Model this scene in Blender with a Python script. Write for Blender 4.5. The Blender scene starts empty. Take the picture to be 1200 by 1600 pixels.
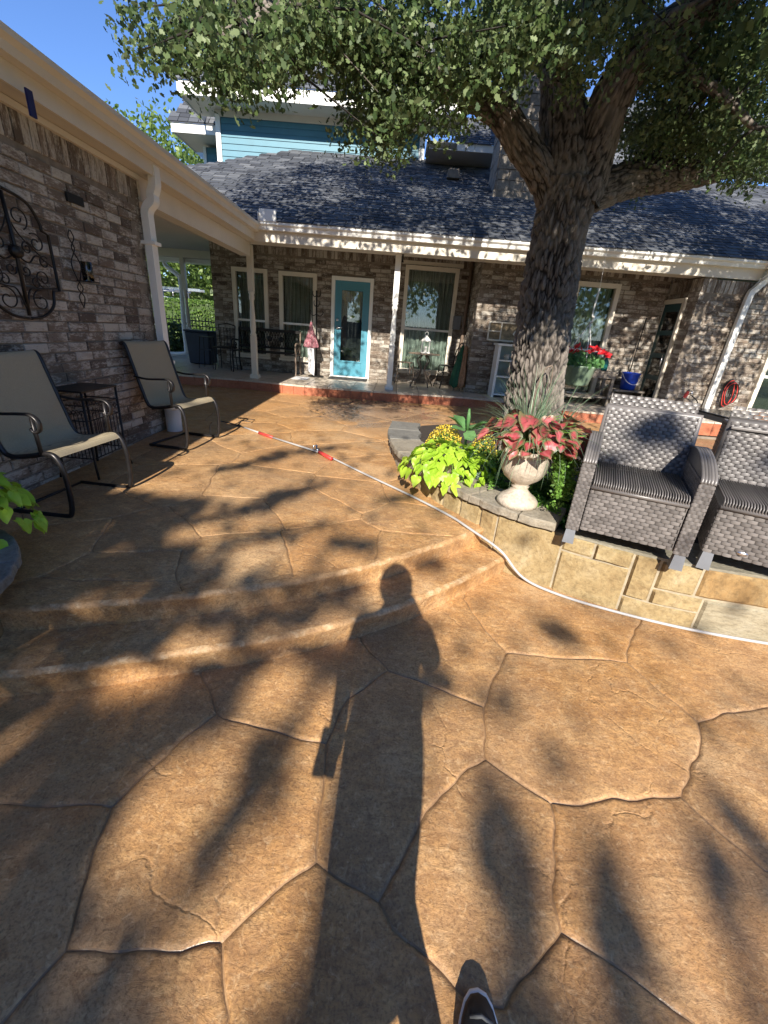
import bpy, math, random
import numpy as np
from mathutils import Vector, Matrix, noise, Quaternion
random.seed(7); rng = np.random.default_rng(7)
sc = bpy.context.scene
COL = sc.collection
PI = math.pi
# ------------------------------------------------------------------ camera
CAM = Vector((0, 0, 1.5)); F = 660.0
pit = math.atan(283/F); rol = math.radians(4.5)
fw = Vector((0, math.cos(pit), -math.sin(pit))); r0 = Vector((1, 0, 0)); u0 = r0.cross(fw)
cr = r0*math.cos(rol)+u0*math.sin(rol); cu = u0*math.cos(rol)-r0*math.sin(rol)
cd = bpy.data.cameras.new('camera'); cam = bpy.data.objects.new('camera', cd); COL.objects.link(cam)
M3 = Matrix((cr, cu, -fw)).transposed()
cam.matrix_world = Matrix.Translation(CAM) @ M3.to_4x4()
cd.sensor_fit = 'VERTICAL'; cd.sensor_height = 24; cd.lens = 24*F/1600
cd.clip_start = 0.02; cd.clip_end = 2000
sc.camera = cam
# ------------------------------------------------------------------ light
SUN = Vector((0.085, 1.6, -1.0)).normalized()
elev = math.asin(-SUN.z)
w = bpy.data.worlds.new('World'); sc.world = w; w.use_nodes = True
nt = w.node_tree; nt.nodes.clear()
sky = nt.nodes.new('ShaderNodeTexSky'); sky.sky_type = 'NISHITA'; sky.sun_disc = False
sky.sun_elevation = elev; sky.sun_rotation = math.radians(180)+math.atan2(SUN.x, SUN.y)
sky.air_density = 1.0; sky.dust_density = 0.05; sky.ozone_density = 5.0
bg = nt.nodes.new('ShaderNodeBackground'); bg.inputs[1].default_value = 0.088
wo = nt.nodes.new('ShaderNodeOutputWorld')
tint = nt.nodes.new('ShaderNodeMix'); tint.data_type = 'RGBA'; tint.blend_type = 'MULTIPLY'; tint.inputs[0].default_value = 1; tint.inputs[7].default_value = (.87, .97, 1.21, 1); nt.links.new(sky.outputs[0], tint.inputs[6]); nt.links.new(tint.outputs[2], bg.inputs[0]); nt.links.new(bg.outputs[0], wo.inputs[0])
sd = bpy.data.lights.new('sun', 'SUN'); sd.energy = 5.0; sd.angle = math.radians(0.53); sd.color = (1, 0.93, 0.82)
so = bpy.data.objects.new('sun', sd); COL.objects.link(so); so.rotation_euler = SUN.to_track_quat('-Z', 'Y').to_euler()
so.location = (0, -20, 20)
sc.view_settings.view_transform = 'Standard'; sc.view_settings.look = 'None'
sc.view_settings.exposure = 0.98; sc.view_settings.gamma = 1; sc.view_settings.use_curve_mapping = False

def ray(px, py):
    return cr*((px-600)/F) + cu*(-(py-800)/F) + fw
def atY(px, py, y):
    d = ray(px, py); return CAM + d*(y/d.y)
def atZ(px, py, z):
    d = ray(px, py); return CAM + d*((z-1.5)/d.z)
def atX(px, py, x):
    d = ray(px, py); return CAM + d*(x/d.x)
def depth(p): return (Vector(p)-CAM).dot(fw)

# ------------------------------------------------------------------ materials
class NT:
    def __init__(s, name):
        s.m = bpy.data.materials.new(name); s.m.use_nodes = True; s.t = s.m.node_tree
        s.b = s.t.nodes['Principled BSDF']; s.out = s.t.nodes['Material Output']
    def n(s, typ, **kw):
        n = s.t.nodes.new('ShaderNode'+typ)
        for k, v in kw.items():
            if k.startswith('i_'): n.inputs[k[2:].replace('_', ' ')].default_value = v
            else: setattr(n, k, v)
        return n
    def l(s, a, b): s.t.links.new(a, b)
    def pos(s, scale=(1, 1, 1), rot=(0, 0, 0)):
        g = s.n('NewGeometry'); mp = s.n('Mapping'); mp.inputs['Scale'].default_value = scale; mp.inputs['Rotation'].default_value = rot
        s.l(g.outputs['Position'], mp.inputs['Vector']); return mp.outputs[0]
    def noise(s, vec, scale, detail=4, rough=.55, dist=0):
        n = s.n('TexNoise'); n.inputs['Scale'].default_value = scale; n.inputs['Detail'].default_value = detail
        n.inputs['Roughness'].default_value = rough; n.inputs['Distortion'].default_value = dist
        s.l(vec, n.inputs['Vector']); return n.outputs['Fac']
    def ramp(s, fac, stops, interp='LINEAR'):
        r = s.n('ValToRGB'); e = r.color_ramp.elements; r.color_ramp.interpolation = interp
        while len(e) < len(stops): e.new(.5)
        for k, (p, c) in enumerate(stops):
            e[k].position = p; e[k].color = (c, c, c, 1) if isinstance(c, (int, float)) else (*c, 1)
        s.l(fac, r.inputs[0]); return r.outputs[0]
    def mix(s, fac, a, b, mode='MIX'):
        m = s.n('Mix', data_type='RGBA', blend_type=mode)
        for sock, v in ((m.inputs[0], fac), (m.inputs[6], a), (m.inputs[7], b)):
            if isinstance(v, (int, float)): sock.default_value = v
            elif isinstance(v, tuple): sock.default_value = (*v, 1)
            else: s.l(v, sock)
        return m.outputs[2]
    def math(s, op, a, b=0.0):
        m = s.n('Math', operation=op)
        for k, v in enumerate((a, b)):
            if isinstance(v, (int, float)): m.inputs[k].default_value = v
            else: s.l(v, m.inputs[k])
        return m.outputs[0]
    def bump(s, h, strength=.3, dist=.01):
        b = s.n('Bump'); b.inputs['Strength'].default_value = strength; b.inputs['Distance'].default_value = dist
        s.l(h, b.inputs['Height'])
        if s.b.inputs['Normal'].is_linked: s.l(s.b.inputs['Normal'].links[0].from_socket, b.inputs['Normal'])
        s.l(b.outputs[0], s.b.inputs['Normal'])
    def col(s, c):
        if isinstance(c, tuple): s.b.inputs['Base Color'].default_value = (*c, 1)
        else: s.l(c, s.b.inputs['Base Color'])
        return s
    def rough(s, r):
        if isinstance(r, (int, float)): s.b.inputs['Roughness'].default_value = r
        else: s.l(r, s.b.inputs['Roughness'])
        return s
    def rnd(s):
        g = s.n('NewGeometry'); o = s.n('ObjectInfo')
        return s.math('FRACT', s.math('ADD', g.outputs['Random Per Island'], o.outputs['Random']))

def plain(name, c, rough=.6, var=.12, scale=9, bump=.08, metal=0, bscale=60, spec=None):
    t = NT(name); p = t.pos()
    n = t.noise(p, scale, 5)
    lo = tuple(x*(1-var) for x in c); hi = tuple(min(1, x*(1+var)) for x in c)
    t.col(t.ramp(n, [(.3, lo), (.7, hi)])); t.rough(rough); t.b.inputs['Metallic'].default_value = metal
    if spec is not None: t.b.inputs['Specular IOR Level'].default_value = spec
    if bump: t.bump(t.noise(p, bscale, 3), bump, .004)
    return t.m

def mk_brick(name='whitewashed_brick', dark=1.0, flip=False):
    t = NT(name); p = t.pos(); r = t.rnd()
    base = t.ramp(r, [(0, (.085, .062, .048)), (.2, (.15, .115, .088)), (.45, (.21, .16, .122)), (.7, (.19, .15, .12)), (.88, (.26, .225, .19)), (1, (.40, .36, .31))], 'LINEAR')
    ps = t.pos((1, 1, 3.5)) if not flip else t.pos((3.5, 3.5, 1))
    n1 = t.noise(t.pos((1, 1, 2.2)) if not flip else ps, 5.5, 8, .72, .5); n2 = t.noise(ps, 30, 5, .7, .3)
    wash = t.math('ADD', t.math('MULTIPLY', n1, .65), t.math('MULTIPLY', n2, .5))
    wash = t.math('ADD', wash, t.math('MULTIPLY', t.math('SUBTRACT', r, .5), .12))
    c = t.mix(t.ramp(wash, [(.535, 0), (.64, .85)]), base, (.50, .465, .41))
    n3 = t.noise(ps, 22, 5, .7); c = t.mix(t.ramp(n3, [(.60, 0), (.70, .8)]), c, (.045, .036, .032))
    n4 = t.noise(p, 1.3, 3); c = t.mix(t.ramp(n4, [(.40, 0), (.66, .35)]), c, (.30, .21, .13), 'MULTIPLY')
    t.col(c); t.rough(.9); t.bump(t.noise(ps, 60, 5, .7), .5, .006); t.bump(n2, .4, .008)
    return t.m

def mk_concrete():
    t = NT('stamped_concrete'); p = t.pos(); r = t.rnd()
    pr = t.pos((1.0, 1.7, 1), (0, 0, .6))
    n0 = t.noise(p, .9, 4, .6); n1 = t.noise(pr, 5, 8, .68, .8); n2 = t.noise(pr, 24, 8, .72, .6); n3 = t.noise(p, 110, 4, .6)
    base = t.ramp(n1, [(.30, (.30, .14, .046)), (.5, (.54, .285, .10)), (.72, (.70, .43, .185))])
    c = t.mix(t.ramp(n2, [(.40, .55), (.60, 0)]), base, (.20, .105, .05))
    c = t.mix(t.ramp(n0, [(.35, 0), (.7, .55)]), c, (.42, .29, .17))
    c = t.mix(t.ramp(t.noise(p, 2.1, 7, .72), [(.50, 0), (.68, .6)]), c, (.24, .17, .105)); c = t.mix(t.ramp(t.noise(p, 1.3, 5, .7), [(.52, 0), (.66, .5)]), c, (.62, .44, .25)); c = t.mix(t.ramp(t.noise(pr, 11, 8, .75, 1.0), [(.52, 0), (.63, .55)]), c, (.23, .115, .05))
    c = t.mix(t.math('MULTIPLY', r, .30), c, (.56, .27, .09))
    c = t.mix(t.ramp(n3, [(.36, .5), (.5, 0)]), c, (.14, .075, .035)); c = t.mix(t.ramp(t.noise(p, 48, 6, .75, .8), [(.30, .75), (.47, 0)]), c, (.17, .085, .035)); c = t.mix(t.ramp(t.noise(p, 36, 6, .75, .8), [(.54, 0), (.70, .5)]), c, (.80, .55, .30))
    t.col(c)
    # damp patch left by the hose near the porch
    sx = t.n('SeparateXYZ'); g = t.n('NewGeometry'); t.l(g.outputs['Position'], sx.inputs[0])
    dx = t.math('MULTIPLY', t.math('ADD', sx.outputs[0], .15), .85); dy = t.math('MULTIPLY', t.math('SUBTRACT', sx.outputs[1], 6.75), .75)
    d = t.math('SQRT', t.math('ADD', t.math('MULTIPLY', dx, dx), t.math('MULTIPLY', dy, dy)))
    d = t.math('ADD', d, t.math('MULTIPLY', t.math('SUBTRACT', t.noise(p, 3.2, 5, .7, .6), .5), 2.0))
    wet = t.ramp(d, [(.55, 1), (.85, 0)])
    sat = t.ramp(d, [(.6, .5), (1.0, 0)])
    c2 = t.mix(sat, c, (.20, .16, .13)); t.col(c2)
    ro = t.ramp(t.noise(p, 7, 5), [(.3, .42), (.7, .66)])
    t.rough(t.mix(wet, ro, (.05, .05, .05)))
    h = t.math('ADD', t.math('MULTIPLY', n1, .7), t.math('MULTIPLY', n2, .55))
    t.bump(h, .42, .022); t.bump(t.math('MULTIPLY', t.noise(p, 70, 5, .7, .3), t.ramp(t.noise(p, 3, 3), [(.35, .2), (.65, 1)])), .30, .006)
    vo = t.n('TexVoronoi', feature='DISTANCE_TO_EDGE'); vo.inputs['Scale'].default_value = 1.3
    wv = t.n('VectorMath', operation='ADD'); nn = t.n('TexNoise'); nn.inputs['Scale'].default_value = 3; nn.inputs['Detail'].default_value = 6
    sc_ = t.n('VectorMath', operation='SCALE'); sc_.inputs['Scale'].default_value = .5
    t.l(p, nn.inputs['Vector']); t.l(nn.outputs['Color'], sc_.inputs[0]); t.l(p, wv.inputs[0]); t.l(sc_.outputs[0], wv.inputs[1]); t.l(wv.outputs[0], vo.inputs['Vector'])
    crk = t.math('MAXIMUM', t.ramp(vo.outputs['Distance'], [(0, 0), (.012, 1)]), t.ramp(t.noise(p, 2.4, 2), [(.44, 0), (.50, 1)]))
    t.bump(crk, .35, .010)
    return t.m

def mk_joint():
    t = NT('stained_joint'); p = t.pos()
    t.col(t.ramp(t.noise(p, 14, 6, .7), [(.3, (.19, .105, .05)), (.7, (.40, .25, .13))])); t.rough(t.ramp(t.noise(p, 5, 3), [(.35, .22), (.65, .6)]))
    t.bump(t.noise(p, 60, 4), .4, .005); return t.m

def mk_stone(name, cs, scale=7, rough=.85, bump=.7, layer=(1, 1, 1)):
    t = NT(name); p = t.pos(layer); r = t.rnd()
    n1 = t.noise(p, scale, 7, .65, .6); n2 = t.noise(p, scale*6, 6, .7)
    a = t.ramp(n1, [(.3, cs[0]), (.5, cs[1]), (.72, cs[2])])
    c = t.mix(t.math('MULTIPLY', r, .5), a, cs[3]); c = t.mix(t.ramp(n2, [(.35, .45), (.55, 0)]), c, tuple(x*.45 for x in cs[0]))
    t.col(c); t.rough(rough); t.bump(n2, bump, .006); t.bump(n1, bump*.7, .02); return t.m

def mk_shingle():
    t = NT('asphalt_shingle'); p = t.pos(); r = t.rnd()
    c = t.ramp(r, [(0, (.035, .04, .05)), (.35, (.065, .073, .088)), (.7, (.10, .11, .126)), (1, (.17, .18, .195))])
    n = t.noise(p, 160, 3, .7); c = t.mix(t.ramp(n, [(.4, .5), (.6, 0)]), c, (.04, .04, .045))
    t.col(c); t.rough(.9); t.bump(n, .6, .003); return t.m

def mk_bark():
    t = NT('oak_bark'); p = t.pos((1, 1, .45)); a = t.n('Attribute', attribute_name='ridge')
    n1 = t.noise(p, 30, 7, .7); n2 = t.noise(t.pos(), 3, 4)
    h = a.outputs['Fac']
    c = t.mix(t.ramp(n1, [(.3, 0), (.7, 1)]), (.060, .048, .040), (.27, .232, .20))
    c = t.mix(t.ramp(h, [(.12, .97), (.50, 0)]), c, (.016, .012, .009))
    c = t.mix(t.ramp(n2, [(.5, 0), (.7, .4)]), c, (.36, .32, .27))
    t.col(c); t.rough(.95); t.bump(n1, .9, .012); return t.m

def mk_leaf(name, cols, trans=.35, rough=.45, tcol=None, pos_n=True):
    t = NT(name); r = t.rnd(); c = t.ramp(r, [(k/(len(cols)-1), q) for k, q in enumerate(cols)])
    if pos_n: c = t.mix(t.ramp(t.noise(t.pos(), 1.6, 3), [(.4, 0), (.65, .35)]), c, cols[0])
    t.col(c); t.rough(rough); t.b.inputs['Specular IOR Level'].default_value = .35
    tr = t.n('BsdfTranslucent'); mx = t.n('MixShader'); mx.inputs[0].default_value = trans
    cc = t.mix(.6, c, tcol or tuple(min(1, x*1.5) for x in cols[-1])); t.l(cc, tr.inputs[0])
    t.l(t.b.outputs[0], mx.inputs[1]); t.l(tr.outputs[0], mx.inputs[2]); t.l(mx.outputs[0], t.out.inputs[0]); return t.m

def mk_caladium():
    t = NT('caladium_leaf_skin'); u = t.n('UVMap'); sx = t.n('SeparateXYZ'); t.l(u.outputs[0], sx.inputs[0])
    r = t.rnd(); e = sx.outputs[0]
    e2 = t.math('ADD', e, t.math('MULTIPLY', t.math('SUBTRACT', t.noise(t.pos(), 70, 4), .5), .35))
    c = t.ramp(e2, [(0, (.60, .09, .10)), (.40, (.50, .07, .085)), (.64, (.32, .075, .06)), (.82, (.10, .14, .045)), (1, (.11, .19, .06))])
    c = t.mix(t.math('MULTIPLY', r, .35), c, (.62, .22, .20)); v = sx.outputs[1]
    c = t.mix(t.ramp(v, [(.0, .7), (.12, 0)]), c, (.7, .2, .2))
    t.col(c); t.rough(.4); tr = t.n('BsdfTranslucent'); mx = t.n('MixShader'); mx.inputs[0].default_value = .3
    t.l(c, tr.inputs[0]); t.l(t.b.outputs[0], mx.inputs[1]); t.l(tr.outputs[0], mx.inputs[2]); t.l(mx.outputs[0], t.out.inputs[0]); return t.m

def mk_glass(name='window_glass', c=(.9, .95, .93), rough=.02):
    t = NT(name); t.col(c); t.rough(rough)
    gl = t.n('BsdfGlossy'); gl.inputs['Roughness'].default_value = rough
    tr = t.n('BsdfTransparent'); tr.inputs[0].default_value = (*c, 1); fr = t.n('Fresnel'); fr.inputs[0].default_value = 1.5
    mx = t.n('MixShader'); t.l(t.ramp(fr.outputs[0], [(0, .055), (1, 1)]), mx.inputs[0]); t.l(tr.outputs[0], mx.inputs[1]); t.l(gl.outputs[0], mx.inputs[2]); t.l(mx.outputs[0], t.out.inputs[0])
    return t.m

def mk_wicker(name='resin_wicker', c=(.138, .126, .120)):
    t = NT(name); p = t.pos(); r = t.rnd()
    t.col(t.mix(r, tuple(x*.75 for x in c), tuple(x*1.35 for x in c))); t.rough(.38); t.b.inputs['Specular IOR Level'].default_value = .6
    t.bump(t.noise(p, 400, 2), .3, .001); return t.m

def mk_curtain(c):
    t = NT('sheer_curtain'); p = t.pos((1, 1, .04)); n = t.noise(p, 38, 3, .6)
    t.col(t.ramp(n, [(.35, tuple(x*.35 for x in c)), (.65, c)])); t.rough(.9); return t.m

def mk_sling(c):
    t = NT('sling_fabric'); g = t.pos(); a = t.n('TexWave', bands_direction='Z'); a.inputs['Scale'].default_value = 55; a.inputs['Distortion'].default_value = .6; t.l(g, a.inputs['Vector'])
    cc = t.mix(a.outputs['Fac'], tuple(x*.72 for x in c), c); cc = t.mix(t.ramp(t.noise(g, 200, 2), [(.4, .4), (.6, 0)]), cc, tuple(x*.6 for x in c))
    t.col(cc); t.rough(.75); t.bump(a.outputs['Fac'], .3, .002); return t.m

MAT = dict(grout=plain('pale_grout', (.33, .28, .20), .9, .25, 20, .5), 
    brick=mk_brick(), frieze=mk_brick('soldier_brick', flip=True), mortar=plain('mortar', (.20, .165, .13), .95, .25, 12, .5, bscale=90),
    conc=mk_concrete(), joint=mk_joint(),
    paint=plain('cream_paint', (.68, .62, .52), .45, .05, 3, .03), white=plain('white_paint', (.80, .79, .75), .4, .05, 3, .03),
    soffit=plain('soffit_paint', (.60, .55, .46), .6, .05, 2, .03), teal=plain('teal_paint', (.07, .25, .33), .35, .06, 3, .02),
    siding=plain('blue_siding_paint', (.058, .185, .25), .55, .08, 4, .05), dteal=plain('dark_teal_paint', (.02, .075, .085), .4, .1, 3, .02),
    shingle=mk_shingle(), tile=mk_stone('porch_tile_glaze', [(.46, .39, .31), (.56, .49, .40), (.62, .56, .47), (.50, .40, .32)], 4, .35, .12),
    terra=mk_stone('terracotta', [(.34, .105, .05), (.42, .14, .07), (.48, .19, .10), (.36, .10, .045)], 6, .5, .3),
    ston=mk_stone('limestone', [(.20, .135, .06), (.33, .25, .125), (.42, .345, .21), (.33, .22, .10)], 6),
    ston2=mk_stone('orange_limestone', [(.12, .07, .03), (.30, .18, .065), (.40, .29, .14), (.24, .16, .08)], 5),
    ston4=mk_stone('greyish_tan_limestone', [(.20, .17, .11), (.30, .26, .175), (.38, .34, .25), (.27, .22, .15)], 5, layer=(1, 1, 3)), ston3=mk_stone('grey_limestone', [(.18, .16, .12), (.28, .26, .20), (.36, .34, .28), (.24, .22, .17)], 6, layer=(1, 1, 3)),
    cope=mk_stone('coping_stone', [(.20, .17, .13), (.30, .265, .205), (.38, .345, .275), (.26, .22, .165)], 6),
    slate=mk_stone('dark_slate', [(.13, .125, .11), (.19, .185, .165), (.25, .245, .22), (.17, .155, .135)], 8),
    grey=mk_stone('chimney_stone', [(.17, .145, .12), (.28, .245, .21), (.38, .345, .30), (.24, .20, .16)], 5),
    soil=plain('dark_soil', (.035, .025, .018), .95, .4, 30, .8), bark=mk_bark(),
    iron=plain('black_iron', (.022, .020, .019), .45, .3, 20, .15, .5), sunlit_rust=plain('sunlit_rusty_iron', (.19, .145, .11), .7, .3, 20, .3, .3),  # tan iron has sunlight put into its colour; also serves the rusty hook
    bronze=plain('dark_bronze_frame', (.035, .032, .032), .35, .2, 20, .05, .6),
    sling=mk_sling((.40, .33, .215)), wick=mk_wicker(), wickd=mk_wicker('dark_resin_wicker', (.10, .092, .088)), foot=plain('grey_plastic', (.16, .17, .19), .5, .1, 8, .05),
    urn=mk_stone('cast_stone_cream', [(.40, .34, .26), (.52, .46, .38), (.60, .54, .46), (.46, .38, .29)], 9, .8, .4),
    oak=mk_leaf('oak_leaf_skin', [(.018, .036, .012), (.050, .088, .026), (.105, .155, .050), (.24, .30, .14)], .28),
    oakd=mk_leaf('shade_leaf_skin', [(.03, .05, .016), (.05, .09, .025), (.09, .13, .04)], .2),
    lime=mk_leaf('lime_vine_skin', [(.25, .42, .03), (.36, .56, .045), (.46, .64, .07)], .35, .4, (.6, .8, .1), False),
    fern=mk_leaf('fern_skin', [(.10, .22, .035), (.17, .34, .06), (.24, .42, .09)], .35),
    hedge=mk_leaf('hedge_skin', [(.05, .10, .02), (.10, .19, .035), (.20, .30, .06)], .3),
    far=mk_leaf('far_tree_skin', [(.05, .09, .02), (.12, .19, .04), (.22, .30, .08)], .35),
    grassb=mk_leaf('blue_grass_skin', [(.10, .17, .09), (.19, .28, .17), (.28, .37, .24)], .25, pos_n=False),
    succ=mk_leaf('blue_succulent_skin', [(.16, .22, .20), (.26, .33, .30)], .1, pos_n=False), yell=mk_leaf('yellow_petal', [(.60, .40, .02), (.78, .58, .05), (.82, .68, .15)], .2, pos_n=False),
    bract=mk_leaf('broad_leaf_skin', [(.10, .24, .08), (.17, .34, .12)], .3, pos_n=False),
    red=mk_leaf('red_petal', [(.55, .01, .015), (.72, .02, .03), (.80, .05, .06)], .2, pos_n=False), calad=mk_caladium(),
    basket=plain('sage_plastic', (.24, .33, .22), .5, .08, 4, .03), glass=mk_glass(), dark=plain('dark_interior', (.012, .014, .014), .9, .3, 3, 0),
    curt=mk_curtain((.42, .45, .40)), lace=mk_stone('lace_cloth', [(.42, .38, .30), (.56, .52, .43), (.66, .62, .54), (.5, .45, .36)], 22, .9, .3),
    chrome=plain('dull_chrome', (.55, .55, .56), .25, .1, 10, 0, .9), hosew=plain('white_hose_rubber', (.40, .39, .385), .5, .1, 10, .05),
    redp=plain('red_grip', (.62, .05, .04), .45, .1, 10, .05), bluep=plain('blue_plastic', (.015, .06, .50), .3, .1, 5, .02), navy=plain('navy_plastic', (.018, .028, .055), .5, .15, 5, .05),
    navyc=plain('navy_cloth', (.008, .012, .09), .7, .2, 10, .1), wood=plain('grey_wood', (.20, .17, .14), .8, .25, 14, .3), pot=plain('black_pot', (.03, .028, .026), .6, .2, 10, .1),
    asph=plain('driveway_concrete', (.30, .28, .25), .9, .15, 1, .3), lawn=plain('lawn', (.06, .10, .025), .95, .35, 2, .6), van=plain('white_vehicle_paint', (.75, .76, .78), .25, .04, 2, 0),
    vglass=plain('vehicle_glass', (.03, .07, .16), .1, .1, 2, 0), pink=plain('pink_print_cloth', (.50, .20, .24), .85, .6, 40, .1), cloth=plain('pale_cloth', (.60, .60, .62), .85, .08, 10, .1),
    rubber=plain('white_rubber', (.78, .78, .78), .5, .05, 10, .05), shoe=plain('black_canvas', (.012, .013, .015), .6, .3, 60, .2), lace2=plain('dark_lace', (.09, .095, .10), .7, .2, 60, .2),
    skin=plain('skin', (.45, .27, .19), .6, .1, 10, .1), jean=plain('dark_trousers', (.03, .035, .05), .9, .2, 30, .1), doormat=plain('charcoal_mat', (.05, .05, .05), .95, .3, 60, .5),
    dglass=plain('black_glass_top', (.010, .012, .013), .06, .1, 5, 0), fallen=plain('copper_item', (.30, .13, .05), .5, .3, 20, .1), amber=plain('teal_glass', (.01, .10, .09), .1, .2, 20, 0),
    greenc=plain('green_cloth', (.02, .10, .05), .8, .3, 20, .1), terr2=plain('tan_cloth', (.40, .22, .12), .8, .3, 20, .1), shelfb=plain('pale_teal_board', (.28, .36, .37), .8, .15, 6, .1),
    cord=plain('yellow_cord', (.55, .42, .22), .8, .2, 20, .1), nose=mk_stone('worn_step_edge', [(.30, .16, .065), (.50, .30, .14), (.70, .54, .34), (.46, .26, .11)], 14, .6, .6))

# ------------------------------------------------------------------ mesh builder
class MB:
    def __init__(s): s.v = []; s.f = []; s.mi = []; s.sm = []
    def add(s, vs, fs, mi=0, sm=False):
        o = len(s.v); s.v += [tuple(v) for v in vs]; s.f += [tuple(i+o for i in f) for f in fs]; s.mi += [mi]*len(fs); s.sm += [sm]*len(fs); return s
    def box(s, c, d, rot=None, mi=0, taper=(1, 1), jit=0):
        hx, hy, hz = d[0]/2, d[1]/2, d[2]/2; vs = []
        for z in (-1, 1):
            tx, ty = (taper if z > 0 else (1, 1))
            for x, y in ((-1, -1), (1, -1), (1, 1), (-1, 1)):
                v = Vector((x*hx*tx, y*hy*ty, z*hz))
                if jit: v += Vector((random.uniform(-jit, jit) for _ in range(3)))
                if rot is not None: v = rot @ v
                vs.append(v+Vector(c))
        return s.add(vs, [(3, 2, 1, 0), (4, 5, 6, 7), (0, 1, 5, 4), (1, 2, 6, 5), (2, 3, 7, 6), (3, 0, 4, 7)], mi)
    def bx(s, x0, x1, y0, y1, z0, z1, mi=0): return s.box(((x0+x1)/2, (y0+y1)/2, (z0+z1)/2), (abs(x1-x0), abs(y1-y0), abs(z1-z0)), mi=mi)
    def prism(s, pts, z0, z1, mi=0, ax='z'):
        n = len(pts); q = {'z': lambda a, b, c: (a, b, c), 'y': lambda a, b, c: (a, c, b), 'x': lambda a, b, c: (c, a, b)}[ax]
        vs = [q(a, b, z0) for a, b in pts]+[q(a, b, z1) for a, b in pts]
        return s.add(vs, [tuple(range(n-1, -1, -1)), tuple(range(n, 2*n))]+[(i, (i+1) % n, n+(i+1) % n, n+i) for i in range(n)], mi)
    def tube(s, pts, r, seg=8, mi=0, cap=True, flat=1.0):
        pts = [Vector(p) for p in pts]; n = len(pts); rs = r if isinstance(r, (list, tuple)) else [r]*n
        t0 = (pts[1]-pts[0]).normalized(); up = Vector((0, 0, 1)) if abs(t0.z) < .9 else Vector((1, 0, 0)); a = t0.cross(up).normalized(); vs = []
        for i, p in enumerate(pts):
            t = (pts[min(i+1, n-1)]-pts[max(i-1, 0)])
            if t.length < 1e-9: t = t0
            t.normalize(); a = (a-t*a.dot(t)); a = a.normalized() if a.length > 1e-6 else t.orthogonal().normalized(); b = t.cross(a)
            for k in range(seg):
                an = 2*PI*k/seg; vs.append(p+a*(math.cos(an)*rs[i])+b*(math.sin(an)*rs[i]*flat))
        fs = [(i*seg+k, i*seg+(k+1) % seg, (i+1)*seg+(k+1) % seg, (i+1)*seg+k) for i in range(n-1) for k in range(seg)]
        if cap: fs += [tuple(range(seg-1, -1, -1)), tuple((n-1)*seg+k for k in range(seg))]
        return s.add(vs, fs, mi, True)
    def lathe(s, prof, c=(0, 0, 0), seg=24, mi=0, sq=None):
        vs = []; c = Vector(c)
        for r, z in prof:
            for k in range(seg):
                an = 2*PI*k/seg; vs.append(c+Vector((math.cos(an)*r, math.sin(an)*r, z)))
        n = len(prof)
        fs = [(i*seg+k, i*seg+(k+1) % seg, (i+1)*seg+(k+1) % seg, (i+1)*seg+k) for i in range(n-1) for k in range(seg)]
        fs += [tuple(range(seg-1, -1, -1)), tuple((n-1)*seg+k for k in range(seg))]
        return s.add(vs, fs, mi, True)
    def grid(s, fn, nu, nv, mi=0, sm=True):
        vs = [fn(i/nu, j/nv) for j in range(nv+1) for i in range(nu+1)]
        return s.add(vs, [(j*(nu+1)+i, j*(nu+1)+i+1, (j+1)*(nu+1)+i+1, (j+1)*(nu+1)+i) for j in range(nv) for i in range(nu)], mi, sm)
    def mesh(s, name, mats):
        me = bpy.data.meshes.new(name); me.from_pydata(s.v, [], s.f)
        for m in (mats if isinstance(mats, (list, tuple)) else [mats]): me.materials.append(MAT[m] if isinstance(m, str) else m)
        me.polygons.foreach_set('material_index', s.mi); me.polygons.foreach_set('use_smooth', s.sm); me.update(); return me
    def build(s, name, mats, parent=None, kind=None, bevel=0, **tags):
        return link(name, s.mesh(name, mats), parent, kind, bevel=bevel, **tags)

def link(name, me, parent=None, kind=None, mw=None, bevel=0, **tags):
    o = bpy.data.objects.new(name, me); COL.objects.link(o)
    if parent is not None:
        o.parent = parent
        o.matrix_parent_inverse = Matrix.Translation(-parent.location) if not parent.get('_loc') else Matrix()
    if mw is not None: o.matrix_basis = mw
    if kind: o['kind'] = kind
    if bevel:
        b = o.modifiers.new('bevel', 'BEVEL'); b.width = bevel; b.segments = 2; b.limit_method = 'ANGLE'
    for k, v in tags.items():
        if v: o['category' if k == 'cat' else k] = v
    return o
def thing(name, label, cat, loc=(0, 0, 0), group=None):
    o = bpy.data.objects.new(name, None); COL.objects.link(o); o.location = loc; o.empty_display_size = .1
    o['label'] = label; o['category'] = cat
    if group: o['group'] = group
    return o
def local(o):       # children are modelled in the thing's own coordinates
    o['_loc'] = 1; return o
def pose(root, loc, rz=0, rx=0, ry=0):
    root.location = loc; root.rotation_euler = (rx, ry, rz)
def clone(root, loc, rz=0, label=None, group=None):
    r = root.copy(); COL.objects.link(r); r.location = loc; r.rotation_euler = (0, 0, rz)
    if label: r['label'] = label
    if group: r['group'] = group
    for ch in list(root.children):
        c = ch.copy(); COL.objects.link(c); c.parent = r
        for g in ch.children:
            d = g.copy(); COL.objects.link(d); d.parent = c
    return r
def rz(a): return Matrix.Rotation(a, 3, 'Z')
def rx(a): return Matrix.Rotation(a, 3, 'X')
def ry(a): return Matrix.Rotation(a, 3, 'Y')
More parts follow.
